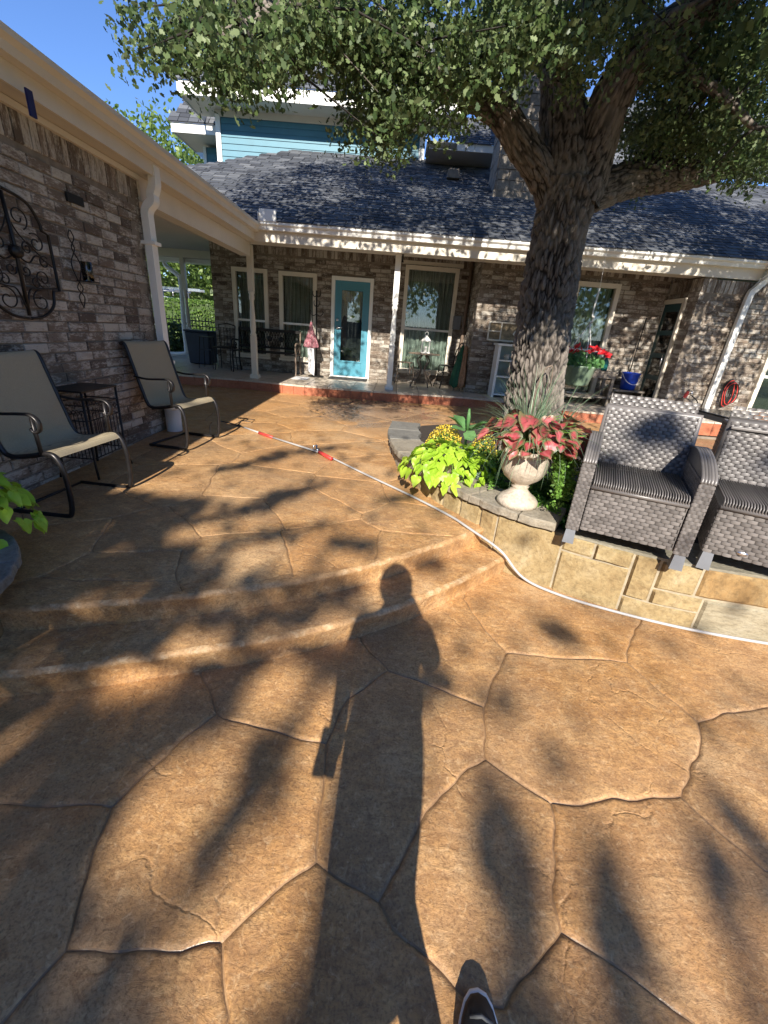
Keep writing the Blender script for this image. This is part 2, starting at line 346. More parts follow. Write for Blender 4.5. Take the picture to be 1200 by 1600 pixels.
def smooth_path(pts, n=6):
    pts = [Vector(p) for p in pts]; out = []
    P = [pts[0]*2-pts[1]]+pts+[pts[-1]*2-pts[-2]]
    for i in range(1, len(P)-2):
        for k in range(n):
            t = k/n; a, b, c, d = P[i-1], P[i], P[i+1], P[i+2]
            out.append(.5*((2*b)+(c-a)*t+(2*a-5*b+4*c-d)*t*t+(3*b-a-3*c+d)*t**3))
    out.append(pts[-1]); return out

def dspout(mb, pts, a, b):
    n = len(pts); vs = []
    for i, p in enumerate(pts):
        t = (pts[min(i+1, n-1)]-pts[max(i-1, 0)]).normalized(); u = Vector((0, 1, 0)) if abs(t.x)+abs(t.z) > .2 and mb_side[0] == 'y' else Vector((1, 0, 0)); u = (u-t*u.dot(t)).normalized(); v = t.cross(u)
        for sa, sb in ((-1, -1), (1, -1), (1, 1), (-1, 1)): vs.append(p+u*(a*sa)+v*(b*sb))
    mb.add(vs, [(i*4+k, i*4+(k+1) % 4, i*4+4+(k+1) % 4, i*4+4+k) for i in range(n-1) for k in range(4)]+[(3, 2, 1, 0), tuple((n-1)*4+k for k in range(4))])
mb_side = ['y']
# ------------------------------------------------------------------ leaves (one mesh, numpy)
SHAPES = {
    'oak': [(0, 0), (.07, .16), (.20, .26), (.12, .40), (.33, .58), (.22, .70), (.20, .88), (0, 1), (-.20, .88), (-.22, .70), (-.33, .58), (-.12, .40), (-.20, .26), (-.07, .16)],
    'oval': [(0, 0), (.26, .3), (.26, .65), (0, 1), (-.26, .65), (-.26, .3)],
    'heart': [(0, .08), (.28, -.06), (.5, .2), (.36, .6), (0, 1), (-.36, .6), (-.5, .2), (-.28, -.06)],
    'quad': [(0, 0), (.36, .45), (0, 1), (-.36, .45)],
    'blade': [(-.04, 0), (.04, 0), (.03, .6), (0, 1), (-.03, .6)]}
def leaves_mesh(name, P, size, shape, mat, nrm=None, bias=.0, jitter=1.0, bend=.12):
    P = np.asarray(P, float); n = len(P); sh = np.array(SHAPES[shape]); k = len(sh)
    size = np.broadcast_to(np.asarray(size, float), (n,))*rng.uniform(.7, 1.25, n)
    N = rng.normal(size=(n, 3)); N /= np.linalg.norm(N, axis=1)[:, None]
    if nrm is not None: N = N*jitter+np.asarray(nrm, float)*bias
    N /= np.linalg.norm(N, axis=1)[:, None]
    T = rng.normal(size=(n, 3)); T[:, 2] -= .5; T -= (T*N).sum(1)[:, None]*N; T /= np.linalg.norm(T, axis=1)[:, None]
    B = np.cross(N, T)
    V = P[:, None, :]+(sh[None, :, 0, None]*B[:, None, :]+(sh[None, :, 1, None]-.5)*T[:, None, :]-(np.abs(sh[None, :, 0, None])+(sh[None, :, 1, None]-.5)**2)*bend*2*N[:, None, :])*size[:, None, None]
    me = bpy.data.meshes.new(name); me.vertices.add(n*k); me.vertices.foreach_set('co', V.reshape(-1))
    me.loops.add(n*k); me.loops.foreach_set('vertex_index', np.arange(n*k, dtype=np.int32))
    me.polygons.add(n); me.polygons.foreach_set('loop_start', np.arange(n, dtype=np.int32)*k)
    try: me.polygons.foreach_set('loop_total', np.full(n, k, dtype=np.int32))
    except Exception: pass
    me.materials.append(MAT[mat]); me.update(calc_edges=True); return me

# ================================================================== GROUND
def zu(y): return .26+.0136*max(0, y-2.6)
MB().bx(-80, 80, -60, 140, -.3, -.06).build('ground', 'lawn', kind='structure')
driveway = MB().bx(-45, -4.2, 12.9, 60, -.05, .36).build('driveway', 'asph', kind='structure')
def interp(cv, x):
    for a, b in zip(cv, cv[1:]):
        if x <= b[0]: break
    t = (x-a[0])/(b[0]-a[0]); return a[1]+(b[1]-a[1])*t
def smooth2(cv, n=6): return [(p.x, p.y) for p in smooth_path([(a, b, 0) for a, b in cv], n)]
CA = [(-2.62, 1.30), (-1.56, 1.51), (-1.28, 1.58), (-.99, 1.67), (-.62, 1.81), (-.32, 1.95), (.02, 2.17), (.61, 2.65), (1.4, 3.45)]
CB = [(-2.62, .98), (-1.5, 1.25), (-1.05, 1.385), (-.76, 1.485), (-.41, 1.62), (-.09, 1.79), (.22, 2.0), (.83, 2.56), (1.6, 3.4)]
CBs = smooth2(CB)
def wob(x, y, amp=.028):
    q = Vector((x*3.1, y*3.1, 4.2)); f = Vector((x*11, y*11, 1.7))
    return (x+amp*noise.noise(q)+amp*.42*noise.noise(f), y+amp*noise.noise(q+Vector((9, 3, 0)))+amp*.42*noise.noise(f+Vector((5, 1, 0))))
def stone_mesh(poly, zf, parent, w=.017, dep=.011, damp=None):
    # poly: CCW list of (x,y); edges resampled consistently so neighbours share the joint line
    pts = []
    n = len(poly)
    for i in range(n):
        a, b = poly[i], poly[(i+1) % n]
        sw = a > b; p, q = (b, a) if sw else (a, b)
        L = math.hypot(q[0]-p[0], q[1]-p[1]); m = max(1, int(L/.035)); seg = [(p[0]+(q[0]-p[0])*k/m, p[1]+(q[1]-p[1])*k/m) for k in range(m+1)]
        if sw: seg.reverse()
        pts += seg[:-1]
    out = []
    for x, y in pts:
        amp = .03
        if damp: amp *= min(1, max(0, damp(x, y)/.12))
        out.append(wob(x, y, amp))
    n = len(out)
    def inset(ps, d):
        r = []
        for i in range(len(ps)):
            ax, ay = ps[i-1]; bx_, by = ps[(i+1) % len(ps)]; tx, ty = bx_-ax, by-ay; L = math.hypot(tx, ty) or 1
            ww = d*(1+.35*noise.noise(Vector((ps[i][0]*6, ps[i][1]*6, 8))))
            r.append((ps[i][0]-ty/L*ww, ps[i][1]+tx/L*ww))
        return r
    rings = [(out, -dep), (inset(out, w*.32), -dep*.7), (inset(out, w*.8), -dep*.14), (inset(out, w*1.5), 0)]
    mb = MB(); vs = []
    for ps, dz in rings: vs += [(x, y, zf(y)+dz+(.004*noise.noise(Vector((x*4, y*4, 0))) if dz > -dep*.5 else 0)) for x, y in ps]
    fs = []; 
    for r in range(3):
        fs = [(r*n+i, r*n+(i+1) % n, (r+1)*n+(i+1) % n, (r+1)*n+i) for i in range(n)]
        o = len(mb.v); 
        mb.f += fs; mb.mi += [1 if r < 1 else 0]*n; mb.sm += [True]*n
    mb.v = vs; mb.f.append(tuple(3*n+i for i in range(n))); mb.mi.append(0); mb.sm.append(True)
    return mb.build('paving_stone', ['conc', 'joint'], parent)
# --- lower terrace: joint lines read off the pattern, as a planar graph
lower = MB().bx(-4, 7, -3.5, 3.2, -.055, -.02).build('lower_terrace', 'joint', kind='structure')
G = dict(A=(789, 1019), B=(974, 1034), C=(1092, 1127), D=(755, 1100), E=(759, 1188), Fq=(860, 1256), G=(1075, 1246), H=(877, 1455), L=(603, 1045), Q=(337, 1117), R=(165, 1262),
         U=(508, 1163), V=(494, 1340), W=(590, 1403), X=(346, 1467), Y=(92, 1485), K=(665, 1257), KK=(622, 1345), I=(1090, 1598), J=(785, 1578), JB=(725, 1555), XB=(357, 1600), YB=(0, 1592), S=(0, 1249), M=(1004, 965), N=(1200, 1103), O=(1200, 1362), Lu=(568, 1000), Qu=(307, 1056), P=(725, 937), UL=(550, 1090))
NN = {k: tuple(atZ(*v, 0).xy) for k, v in G.items()}
NN.update(I2=(.86, -.1), JJ=(.34, .42), J2=(.2, -.2), X2=(-.45, -.1), Y2=(-1.15, .05), S2=(-2.6, .95), M2=(1.75, 2.6), N2=(2.7, 1.55), O2=(2.35, .35), Lu2=(-.2, 2.3), Qu2=(-.95, 1.9), P2=(.75, 3.1),
          c1=(-4, 3.2), c2=(-4, -3.4), c3=(7, -3.4), c4=(7, 3.2), l1=(-4, 1.0), b1=(-1.7, -3.4), b2=(-.3, -3.4), b3=(1.6, -3.4), r1=(7, .2), r2=(7, 1.9), t1=(-1.2, 3.2), t2=(-.2, 3.2), t3=(.9, 3.2), t4=(2.1, 3.2), m1=(-1.6, -1.3), m2=(.1, -1.5), m3=(1.7, -1.1))
ED = 'A-B B-C C-G G-Fq Fq-E E-D D-A B-M M-M2 M2-t4 C-N N-N2 N2-r2 G-O O-O2 O2-r1 Fq-H H-I I-I2 I2-m3 m3-b3 m3-O2 H-J J-JB A-P P-P2 P2-t3 D-L L-Lu Lu-Lu2 Lu2-t2 L-UL UL-U U-Q Q-Qu Qu-Qu2 Qu2-t1 Q-R R-S S-S2 S2-l1 R-Y Y-X X-V V-U V-W W-KK KK-K K-E W-JB JB-J2 J2-I2 J2-m2 m2-b2 X-XB XB-X2 X2-J2 X2-m1 m1-b1 Y-YB YB-Y2 Y2-m1 Y2-l2 m2-m3 c1-l1 l1-l2 l2-c2 c2-b1 b1-b2 b2-b3 b3-c3 c3-r1 r1-r2 r2-c4 c4-t4 t4-t3 t3-t2 t2-t1 t1-c1'.split()
NN['l2'] = (-4, -.6)
adj = {k: [] for k in NN}
for e in ED:
    a, b = e.split('-'); adj[a].append(b); adj[b].append(a)
for k in adj: adj[k].sort(key=lambda q: math.atan2(NN[q][1]-NN[k][1], NN[q][0]-NN[k][0]))
seen = set(); faces = []
for a in adj:
    for b in adj[a]:
        if (a, b) in seen: continue
        f = []; u, v = a, b
        while (u, v) not in seen:
            seen.add((u, v)); f.append(u); L = adj[v]; i = L.index(u); u, v = v, L[(i-1) % len(L)]
        P = [NN[k] for k in f]; ar = sum(P[i-1][0]*P[i][1]-P[i][0]*P[i-1][1] for i in range(len(P)))/2
        if 0 < ar < 40 and len(set(f)) == len(f): faces.append(P)
for P in faces: stone_mesh(P, lambda y: 0.0, lower, w=.012, dep=.0085)
# --- upper terrace: cells around the stone centres, clipped to the curved front edge
upper = MB().prism([(-2.6, 3.3), (.6, 3.3), (1.3, 3.4), (6, 3.4), (6, 8.3), (-4.6, 8.3), (-4.6, 5), (-2.6, 5)], -.05, .20).build('upper_terrace', 'joint', kind='structure')
seeds = [tuple(atZ(*p, .27).xy) for p in ((150, 918), (185, 884), (222, 838), (75, 850), (120, 785), (370, 865), (520, 850), (365, 805), (255, 752), (400, 752), (482, 790), (560, 770), (655, 862), (650, 805), (575, 735), (455, 715), (290, 705), (645, 770), (525, 700), (395, 690))]
rs = random.Random(3); yy = 4.9; row = 0
while yy < 8.6:
    xx = -4.4+(.45 if row % 2 else 0)
    while xx < 6.2:
        seeds.append((xx+rs.uniform(-.22, .22), yy+rs.uniform(-.18, .18))); xx += .95
    yy += .62; row += 1
for xx in (1.3, 2.2, 3.1, 4.0, 5.0): seeds += [(xx, 4.2+rs.uniform(-.1, .1)), (xx-.4, 3.5)]
seeds += [(-2.5, 2.2), (-2.5, 3.1), (-2.6, 4.0), (-3.4, 5.2)]
def clip(poly, nx, ny, c):
    out = []
    for i in range(len(poly)):
        a, b = poly[i-1], poly[i]; da = a[0]*nx+a[1]*ny-c; db = b[0]*nx+b[1]*ny-c
        if (da < 0) != (db < 0):
            t = da/(da-db); out.append((a[0]+(b[0]-a[0])*t, a[1]+(b[1]-a[1])*t))
        if db < 0 or db == 0: out.append(b)
    return out
CAs = CA
for i, s in enumerate(seeds):
    poly = [(-4.7, 1.0), (5.9, 1.0), (5.9, 8.25), (-4.7, 8.25)]
    for j, q in enumerate(seeds):
        if i == j or math.hypot(s[0]-q[0], s[1]-q[1]) > 3.5: continue
        nx, ny = q[0]-s[0], q[1]-s[1]; poly = clip(poly, nx, ny, (q[0]**2+q[1]**2-s[0]**2-s[1]**2)/2)
        if len(poly) < 3: break
    for a, b in zip(CAs, CAs[1:]):
        if len(poly) < 3: break
        nx, ny = (b[1]-a[1]), -(b[0]-a[0]); poly = clip(poly, nx, ny, nx*a[0]+ny*a[1])
    if len(poly) < 3: continue
    if s[1] > 4.6 and s[0] < -3.3 and False: continue
    # drop duplicates
    pp = [(round(x, 4), round(y, 4)) for x, y in poly]; pp = [p for k, p in enumerate(pp) if math.hypot(p[0]-pp[k-1][0], p[1]-pp[k-1][1]) > .012]
    if len(pp) > 2: stone_mesh(pp, zu, upper, w=.009, dep=.007, damp=lambda x, y: abs(y-interp(CAs, max(-2.6, min(1.39, x)))) if x < 1.4 else 1)
# --- steps
def step(cv, ztop, zbot, back, name):
    st = MB()
    cv = smooth2(cv, 8); n = len(cv); prof = [(.16, 0), (.012, 0), (-.006, -.006), (-.012, -.022), (-.006, ztop*0-.045), (0, zbot-ztop+.012), (-.008, zbot-ztop)]
    vs = []
    for i, (x, y) in enumerate(cv):
        a, b = cv[max(i-1, 0)], cv[min(i+1, n-1)]; tx, ty = b[0]-a[0], b[1]-a[1]; L = math.hypot(tx, ty); nx, ny = -ty/L, tx/L
        for k, (d, z) in enumerate(prof):
            j = .006*noise.noise(Vector((x*7, y*7, z*20)))+.004*noise.noise(Vector((x*25, y*25, z*30)))
            dd = back if k == 0 else d+(j if k < 6 else 0); vs.append((x+nx*dd, y+ny*dd, ztop+z+(j*.5 if 0 < k < 4 else 0)-(.0 if k else .0)))
    m = len(prof); st.add(vs, [(i*m+k, (i+1)*m+k, (i+1)*m+k+1, i*m+k+1) for i in range(n-1) for k in range(m-1)], 0, True)
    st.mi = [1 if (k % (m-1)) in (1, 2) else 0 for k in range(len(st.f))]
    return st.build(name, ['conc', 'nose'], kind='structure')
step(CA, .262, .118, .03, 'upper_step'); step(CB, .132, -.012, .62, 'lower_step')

# ================================================================== BRICKS
def brick_shapes(nv, dims, name):
    L, H, D = dims; out = []
    for k in range(nv):
        mb = MB(); j = lambda a: random.uniform(-a, a)
        f = [(-L/2+j(.004), -H/2+j(.003)), (L/2+j(.004), -H/2+j(.003)), (L/2+j(.004), H/2+j(.003)), (-L/2+j(.004), H/2+j(.003))]
        back = [(x*1.0, D/2, z) for x, z in f]; mid = [(x, -D/2+.006, z) for x, z in f]; fr = [(x*.965, -D/2+j(.002), z*.9) for x, z in f]
        vs = back+mid+fr; fs = [(0, 1, 5, 4), (1, 2, 6, 5), (2, 3, 7, 6), (3, 0, 4, 7), (4, 5, 9, 8), (5, 6, 10, 9), (6, 7, 11, 10), (7, 4, 8, 11), (8, 9, 10, 11)]
        mb.add(vs, fs); out.append(mb)
    return out
def brick_wall(parent, origin, u, width, z0, z1, openings=(), indiv=None, L=.205, H=.062, g=.011, soldier=0, wallname='wall', mat='brick', matf='frieze', thick=.18, back=True, gap=None):
    """origin: left end of the outer face, u: unit vector along it; outward normal = u rotated -90deg. indiv(p)->bool picks single bricks"""
    u = Vector(u).normalized(); nrm = Vector((u.y, -u.x, 0)); o = Vector(origin)
    ang = math.atan2(u.y, u.x); R = rz(ang); D = .05
    base = brick_shapes(6, (L, H, D), 'brick'); mes = [b.mesh('brick', mat) for b in base]
    sold = brick_shapes(4, (H, .19, D), 'brick'); msold = [b.mesh('brick', matf) for b in sold]
    stuff = MB(); stufff = MB(); cnt = 0
    def place(a, b, z, m, ms, st, vert=False):
        nonlocal cnt
        full = (H if vert else L); cx = (a+b)/2; sx_ = (b-a)/full
        hz = .19 if vert else H
        for (oa, ob, oz0, oz1) in openings:
            if b > oa+.01 and a < ob-.01 and z+hz/2 > oz0+.01 and z-hz/2 < oz1-.01:
                if a < oa-.03: b = oa
                elif b > ob+.03: a = ob
                else: return
                cx = (a+b)/2; sx_ = (b-a)/full
        if b-a < .02: return
        out = random.choice((0, 0, .002, .004, -.003, .006))
        p = o+u*cx+nrm*(-D/2+out); p = Vector((p.x, p.y, z)); k = random.randrange(len(m))
        S = Matrix.Diagonal((sx_, 1, 1))
        if indiv and cnt < 300 and indiv(p):
            mw = Matrix.Translation(p-Vector((0, 0, 0))) @ R.to_4x4() @ S.to_4x4()
            ob = link('brick', m[k], parent, mw=mw); cnt += 1
        else:
            M = (R @ S); st.add([M @ Vector(v)+p for v in ms[k].v], ms[k].f)
    zt = z1-soldier*.2; z = z0+H/2+.004; r = 0
    while z+H/2 < zt+.01:
        x = -(L+g)*(.5 if r % 2 else 0)-random.uniform(0, .03)
        while x < width:
            l = L*random.uniform(.94, 1.04) if random.random() > .07 else L*.5
            a, b = max(0, x), min(width, x+l)
            if b-a > .03: place(a, b, z, mes, base, stuff)
            x += l+g
        z += H+g; r += 1
    if soldier:
        x = 0
        while x < width-H: place(x, x+H, zt+.1, msold, sold, stufff, True); x += H+g
    if stuff.v: stuff.build('bricks', mat, parent, kind='stuff')
    if stufff.v: stufff.build('brick_frieze', matf, parent, kind='stuff')
    if back:
        # mortar bed with the openings cut out
        xs = sorted({0, width, *[q for a in openings for q in a[:2]]}); zs = sorted({z0, z1, *[q for a in openings for q in a[2:]]})
        mb = MB()
        for a, b in zip(xs, xs[1:]):
            for c, d in zip(zs, zs[1:]):
                mx, mz = (a+b)/2, (c+d)/2
                if mx < 0 or mx > width or mz < z0 or mz > z1: continue
                if any(q[0] <= mx <= q[1] and q[2] <= mz <= q[3] for q in openings): continue
                p = o+u*mx-nrm*(.008+thick/2)
                mb.box((p.x, p.y, mz), (b-a, thick, d-c), R)
        mb.build(wallname, 'mortar', parent)

# ================================================================== GARAGE (left building)
XW = -2.55; YC = 4.77
garage = thing('garage', 'low brick wing on the left with cream eaves, seen along its long shaded wall', 'building', (XW, 1, 0))
brick_wall(garage, (XW, -3.5, 0), (0, 1, 0), YC+3.5, .0, 2.64, indiv=lambda p: p.y > 1.9 and 1.15 < p.z, soldier=1, wallname='wall')
brick_wall(garage, (XW, YC, 0), (-1, 0, 0), 2.4, .0, 2.64, wallname='wall')
MB().bx(XW-.2, XW-.012, YC-.2, YC-.012, .0, 2.6).build('corner_mortar', 'mortar', garage)
MB().bx(-6.2, XW-.2, -3.5, YC-.2, 2.64, 2.70).build('ceiling_board', 'soffit', garage)
def gable_gutter(mb, p0, p1, out, z, r=.055):
    """K-style gutter between two points: open-top trough"""
    p0, p1 = Vector(p0), Vector(p1); out = Vector(out)
    prof = [(0, .105), (0, 0), (.075, 0), (.085, .045), (.115, .07), (.115, .105), (.105, .105), (.103, .075), (.072, .052), (.068, .008), (.006, .008), (.006, .105)]
    vs = [];
    for p in (p0, p1):
        for d, h in prof: vs.append(p+out*d+Vector((0, 0, z+h)))
    n = len(prof); mb.add(vs, [(i, (i+1) % n, n+(i+1) % n, n+i) for i in range(n)]+[tuple(range(n-1, -1, -1)), tuple(range(n, 2*n))], 0)
XG = -2.25; YG = 7.62; ZG = 2.765      # gutter outer lines
# soffit, frieze board, fascia of the left eave, running on to the porch corner
mb = MB(); mb.bx(XW-.02, XW+.035, -3.5, YC, 2.615, 2.655); mb.build('frieze_board', 'paint', garage)
MB().prism([(XW, -3.5), (XG-.12, -3.5), (XG-.12, YG+.12), (XW, YG+.45)], 2.66, 2.68).build('soffit', 'soffit', garage)
mb = MB(); mb.bx(XG-.135, XG-.115, -3.5, YG+.12, 2.655, 2.86); mb.build('fascia', 'paint', garage)
mb = MB(); gable_gutter(mb, (XG-.113, -3.5, 0), (XG-.113, YG+.115, 0), (1, 0, 0), ZG); mb.build('gutter', 'paint', garage)
mb = MB()
for k in range(7): mb.box((XG-.06, -2.6+k*1.6, ZG+.103), (.12, .02, .006))
mb.build('gutter_hanger', 'paint', garage, kind='stuff')
mb = MB(); mb.add([(XG-.06, -3.5, 2.885), (XG-.06, YG+.06, 2.885), (-4.44, 9.81, 3.98), (-6.4, 7.9, 4.96), (-6.4, -3.5, 4.96)], [(0, 1, 2, 3, 4)]); mb.add([(XG-.06, -3.5, 2.86), (XG-.06, YG+.06, 2.86), (-4.44, 9.81, 3.95), (-6.4, 7.9, 4.93), (-6.4, -3.5, 4.93)], [(4, 3, 2, 1, 0)])
mb.add([(-6.4, -3.5, 4.955), (-6.4, 7.9, 4.955), (-10.6, 7.9, 2.86), (-10.6, -3.5, 2.86)], [(0, 1, 2, 3)]); mb.build('roof', 'shingle', garage)
mb = MB()
for k in range(40): mb.box((XG-.045, -3.4+k*.285, 2.888), (.05, .26, .012), ry(.46))
mb.build('roof_edge_shingles', 'shingle', garage, kind='stuff')
mb = MB(); pth = smooth_path([(XG-.14, YC+.02, 2.74), (XG-.14, YC+.02, 2.60), (XG-.17, YC+.02, 2.52), (XW+.13, YC+.01, 2.46), (XW+.07, YC, 2.38), (XW+.065, YC, 2.2), (XW+.065, YC, 1.2), (XW+.065, YC, .42)], 4)
dspout(mb, pth, .052, .036); mb.build('downspout', 'white', garage, bevel=.006)
mb = MB(); 
for z in (2.1, 1.0): mb.bx(XW+.0, XW+.135, YC-.065, YC+.065, z, z+.03)
mb.build('downspout_strap', 'white', garage)
mb = MB(); mb.tube([(XW+.14, 3.35, 2.66), (XW+.14, 3.36, 2.52)], [.016, .03], 6); 
o = MB().box((-2.30, 3.22, 2.592), (.012, .05, .13)).build('hanging_ribbon', 'navyc', None, label='dark blue cloth strip hanging under the left eave above the wall', cat='ribbon')
# beam from the garage corner to the porch corner
o = MB().bx(XW-.14, XW+.02, YC, 8.0, 2.46, 2.658).build('porch_side_beam', 'paint', garage)

# ================================================================== MAIN HOUSE
house = thing('house', 'brick house across the patio with blue upper storey, porch and dark shingle roof', 'building', (0, 9, .5))
ZP = .5; YW = 9.62
tops = [(-9.5, 8.0), (-2.6, 7.9), (-1.8, 7.76), (-.6, 7.73), (.5, 7.82), (1.4, 7.9), (2.0, 7.75), (2.9, 7.35), (3.4, 7.25), (6.6, 7.2)]
porch = MB().prism([(x, y+.05) for x, y in tops]+[(6.6, 12.9), (-9.5, 12.9)], -.02, ZP-.03).build('porch_slab', 'mortar', kind='structure')
# tiles
def ylow(x): return interp(tops, x)
tx = -6.9
tiles = [MB().box((0, 0, 0), (.40, .40, .03), jit=.001).mesh('tile', 'tile') for _ in range(3)]
edge_mb = 0
while tx < 6.4:
    y = 8.12
    while y < 12.7:
        if y < 9.7 or tx < -3.4 or (tx > 2 and y < 9.9):
            link('floor_tile', random.choice(tiles), porch, mw=Matrix.Translation((tx+.205, y+.205, ZP-.0165+random.uniform(-.001, .001))))
        y += .409
    # front row cut to the curve
    a, b = tx, tx+.4; ya, yb = ylow(a), ylow(b)
    MB().prism([(a, ya-.01), (b, yb-.01), (b, 8.112), (a, 8.112)], ZP-.03, ZP-.001).build('floor_tile', 'tile', porch)
    x = tx; 
    for k in range(2):
        a, b = tx+k*.2045, tx+k*.2045+.2; ya, yb = ylow(a), ylow(b); 
        MB().prism([(a, ya+.0), (b, yb+.0), (b, yb+.045), (a, ya+.045)], .27, ZP-.031).build('riser_tile', 'terra', porch)
    tx += .409
# walls.  windows: (x0,x1,z0,z1)
WIN = [(-3.43, -2.71, .80, 2.45), (-2.48, -1.71, .80, 2.44), (.05, 1.12, .74, 2.72)]
DOOR = (-1.41, -.56, .5, 2.43)
brick_wall(house, (-3.85, YW, 0), (1, 0, 0), 5.25, ZP, 2.92, [(a+3.85, b+3.85, c, d) for a, b, c, d in WIN+[DOOR]], indiv=lambda p: -1.9 < p.x < .2 and p.z < 2.1, soldier=1, wallname='wall')
brick_wall(house, (-3.85, 13.5, 0), (0, -1, 0), 3.88, ZP-.1, 2.92, wallname='wall')
YB2 = 8.62
WIN2 = (3.08, 3.88, .62, 2.55)
brick_wall(house, (1.40, YB2, 0), (1, 0, 0), 3.35, ZP, 2.85, [(WIN2[0]-1.4, WIN2[1]-1.4, WIN2[2], WIN2[3])], soldier=1, wallname='wall')
brick_wall(house, (1.40, YW, 0), (0, -1, 0), 1.0, ZP, 2.85, wallname='wall')
XR = 4.77; YF = 7.75
brick_wall(house, (XR, 9.0, 0), (0, -1, 0), 9.0-YF, ZP-.25, 2.64, [(9.0-8.72, 9.0-8.02, .4, 2.36)], wallname='wall', soldier=1)
brick_wall(house, (XR, YF, 0), (1, 0, 0), 3.2, .2, 2.62, [(1.42, 2.6, .62, 2.1)], wallname='wall', soldier=1)
brick_wall(house, (XR, 9.3, 0), (0, -1, 0), 1.1, 2.62, 2.86, wallname='wall'); MB().bx(XR, 8.0, 8.6, 8.75, 2.4, 2.9).build('gable_board', 'soffit', house)
MB().bx(1.402, 1.60, 9.42, 9.80, ZP, 2.86).build('corner_mortar', 'mortar', house); MB().bx(1.41, 1.6, 8.63, 8.8, ZP, 2.85).build('corner_mortar', 'mortar', house)
# porch ceiling, beam, fascia, gutter
MB().prism([(-6.8, 7.98), (8, 7.98), (8, 9.7), (-3.8, 9.7), (-3.8, 11.3), (-6.8, 11.3)], 2.86, 2.89).build('porch_ceiling', 'soffit', house)
MB().bx(-9, XW-.2, YC+.2, 7.97, 2.70, 2.73).build('porch_ceiling', 'soffit', house)
MB().bx(XW-.15, XR+.05, 8.02, 8.17, 2.66, 2.858).build('beam', 'paint', house)
MB().prism([(XG-.1, YG+.115), (8.2, YG+.115), (8.2, 8.02), (XW, 8.02)], 2.655, 2.675).build('soffit', 'soffit', house)
MB().bx(XG-.13, 8.2, YG+.095, YG+.113, 2.64, 2.88).build('fascia', 'paint', house)
mb = MB(); gable_gutter(mb, (XG-.11, YG+.093, 0), (5.62, YG+.093, 0), (0, -1, 0), 2.79); mb.build('gutter', 'white', house)
mb = MB(); gable_gutter(mb, (5.9, YG+.093, 0), (8.2, YG+.093, 0), (0, -1, 0), 2.79); mb.build('gutter', 'white', house)
mb = MB(); mb.box((XG+.14, YG-.03, 2.97), (.26, .012, .16)); mb.box((XG+.0, YG-.01, 2.95), (.012, .1, .12)); mb.build('gutter_splash_guard', 'white', house, bevel=.02)
mb = MB(); mb.box((5.68, YG-.02, 2.87), (.24, .14, .16)); mb.build('gutter_outlet_box', 'white', house, bevel=.015)
mb = MB(); mb_side[0] = 'x'; pth = smooth_path([(5.66, YG-.02, 2.84), (5.66, YG, 2.70), (5.62, YG+.03, 2.62), (5.54, YF-.08, 2.50), (5.50, YF-.075, 2.38), (5.48, YF-.07, 1.6), (5.46, YF-.07, .34)], 4); dspout(mb, pth, .045, .034)
mb.build('downspout', 'white', house, bevel=.006)
# posts
def post(x, y, z0, z1, parent, lab):
    mb = MB(); s = .095
    mb.box((x, y, z0+.035), (.15, .15, .07)); mb.box((x, y, z0+.40), (s, s, .66)); mb.box((x, y, z1-.35), (s, s, .70))
    prof = [(s*.5, z0+.73), (s*.62, z0+.75), (s*.5, z0+.78), (s*.40, z0+.80), (s*.52, z0+.84), (s*.54, z0+.9), (s*.46, z0+1.1), (s*.40, (z0+z1)/2+.1), (s*.38, z1-.95), (s*.36, z1-.85), (s*.5, z1-.82), (s*.52, z1-.78), (s*.42, z1-.755), (s*.6, z1-.72), (s*.5, z1-.70)]
    mb.lathe(prof, (x, y, 0), 16)
    return mb.build('porch_post', 'paint' if x < -1 else 'white', parent, label=lab)
post(-2.62, 8.25, ZP, 2.66, house, 'turned cream post at the inner porch corner'); post(-.09, 8.12, ZP, 2.66, house, 'turned post right of the blue door'); post(-5.1, 11.1, ZP, 2.74, house, 'far post behind the breezeway')
MB().bx(-9, -3.9, 11.05, 11.2, 2.70, 2.86).build('beam', 'paint', house)
mb = MB(); mb.bx(-5.9, -3.85, 11.2, 11.5, 2.62, 2.86); mb.build('fascia', 'white', house)
mb = MB(); mb.tube(smooth_path([(-5.75, 11.55, 2.72), (-5.7, 11.5, 2.55), (-5.35, 11.3, 2.36), (-5.26, 11.25, 2.2), (-5.27, 11.2, 1.2), (-5.27, 11.2, .72), (-5.33, 11.2, .6), (-5.7, 11.2, .56)], 5), .05, 8); mb.build('downspout', 'white', house)
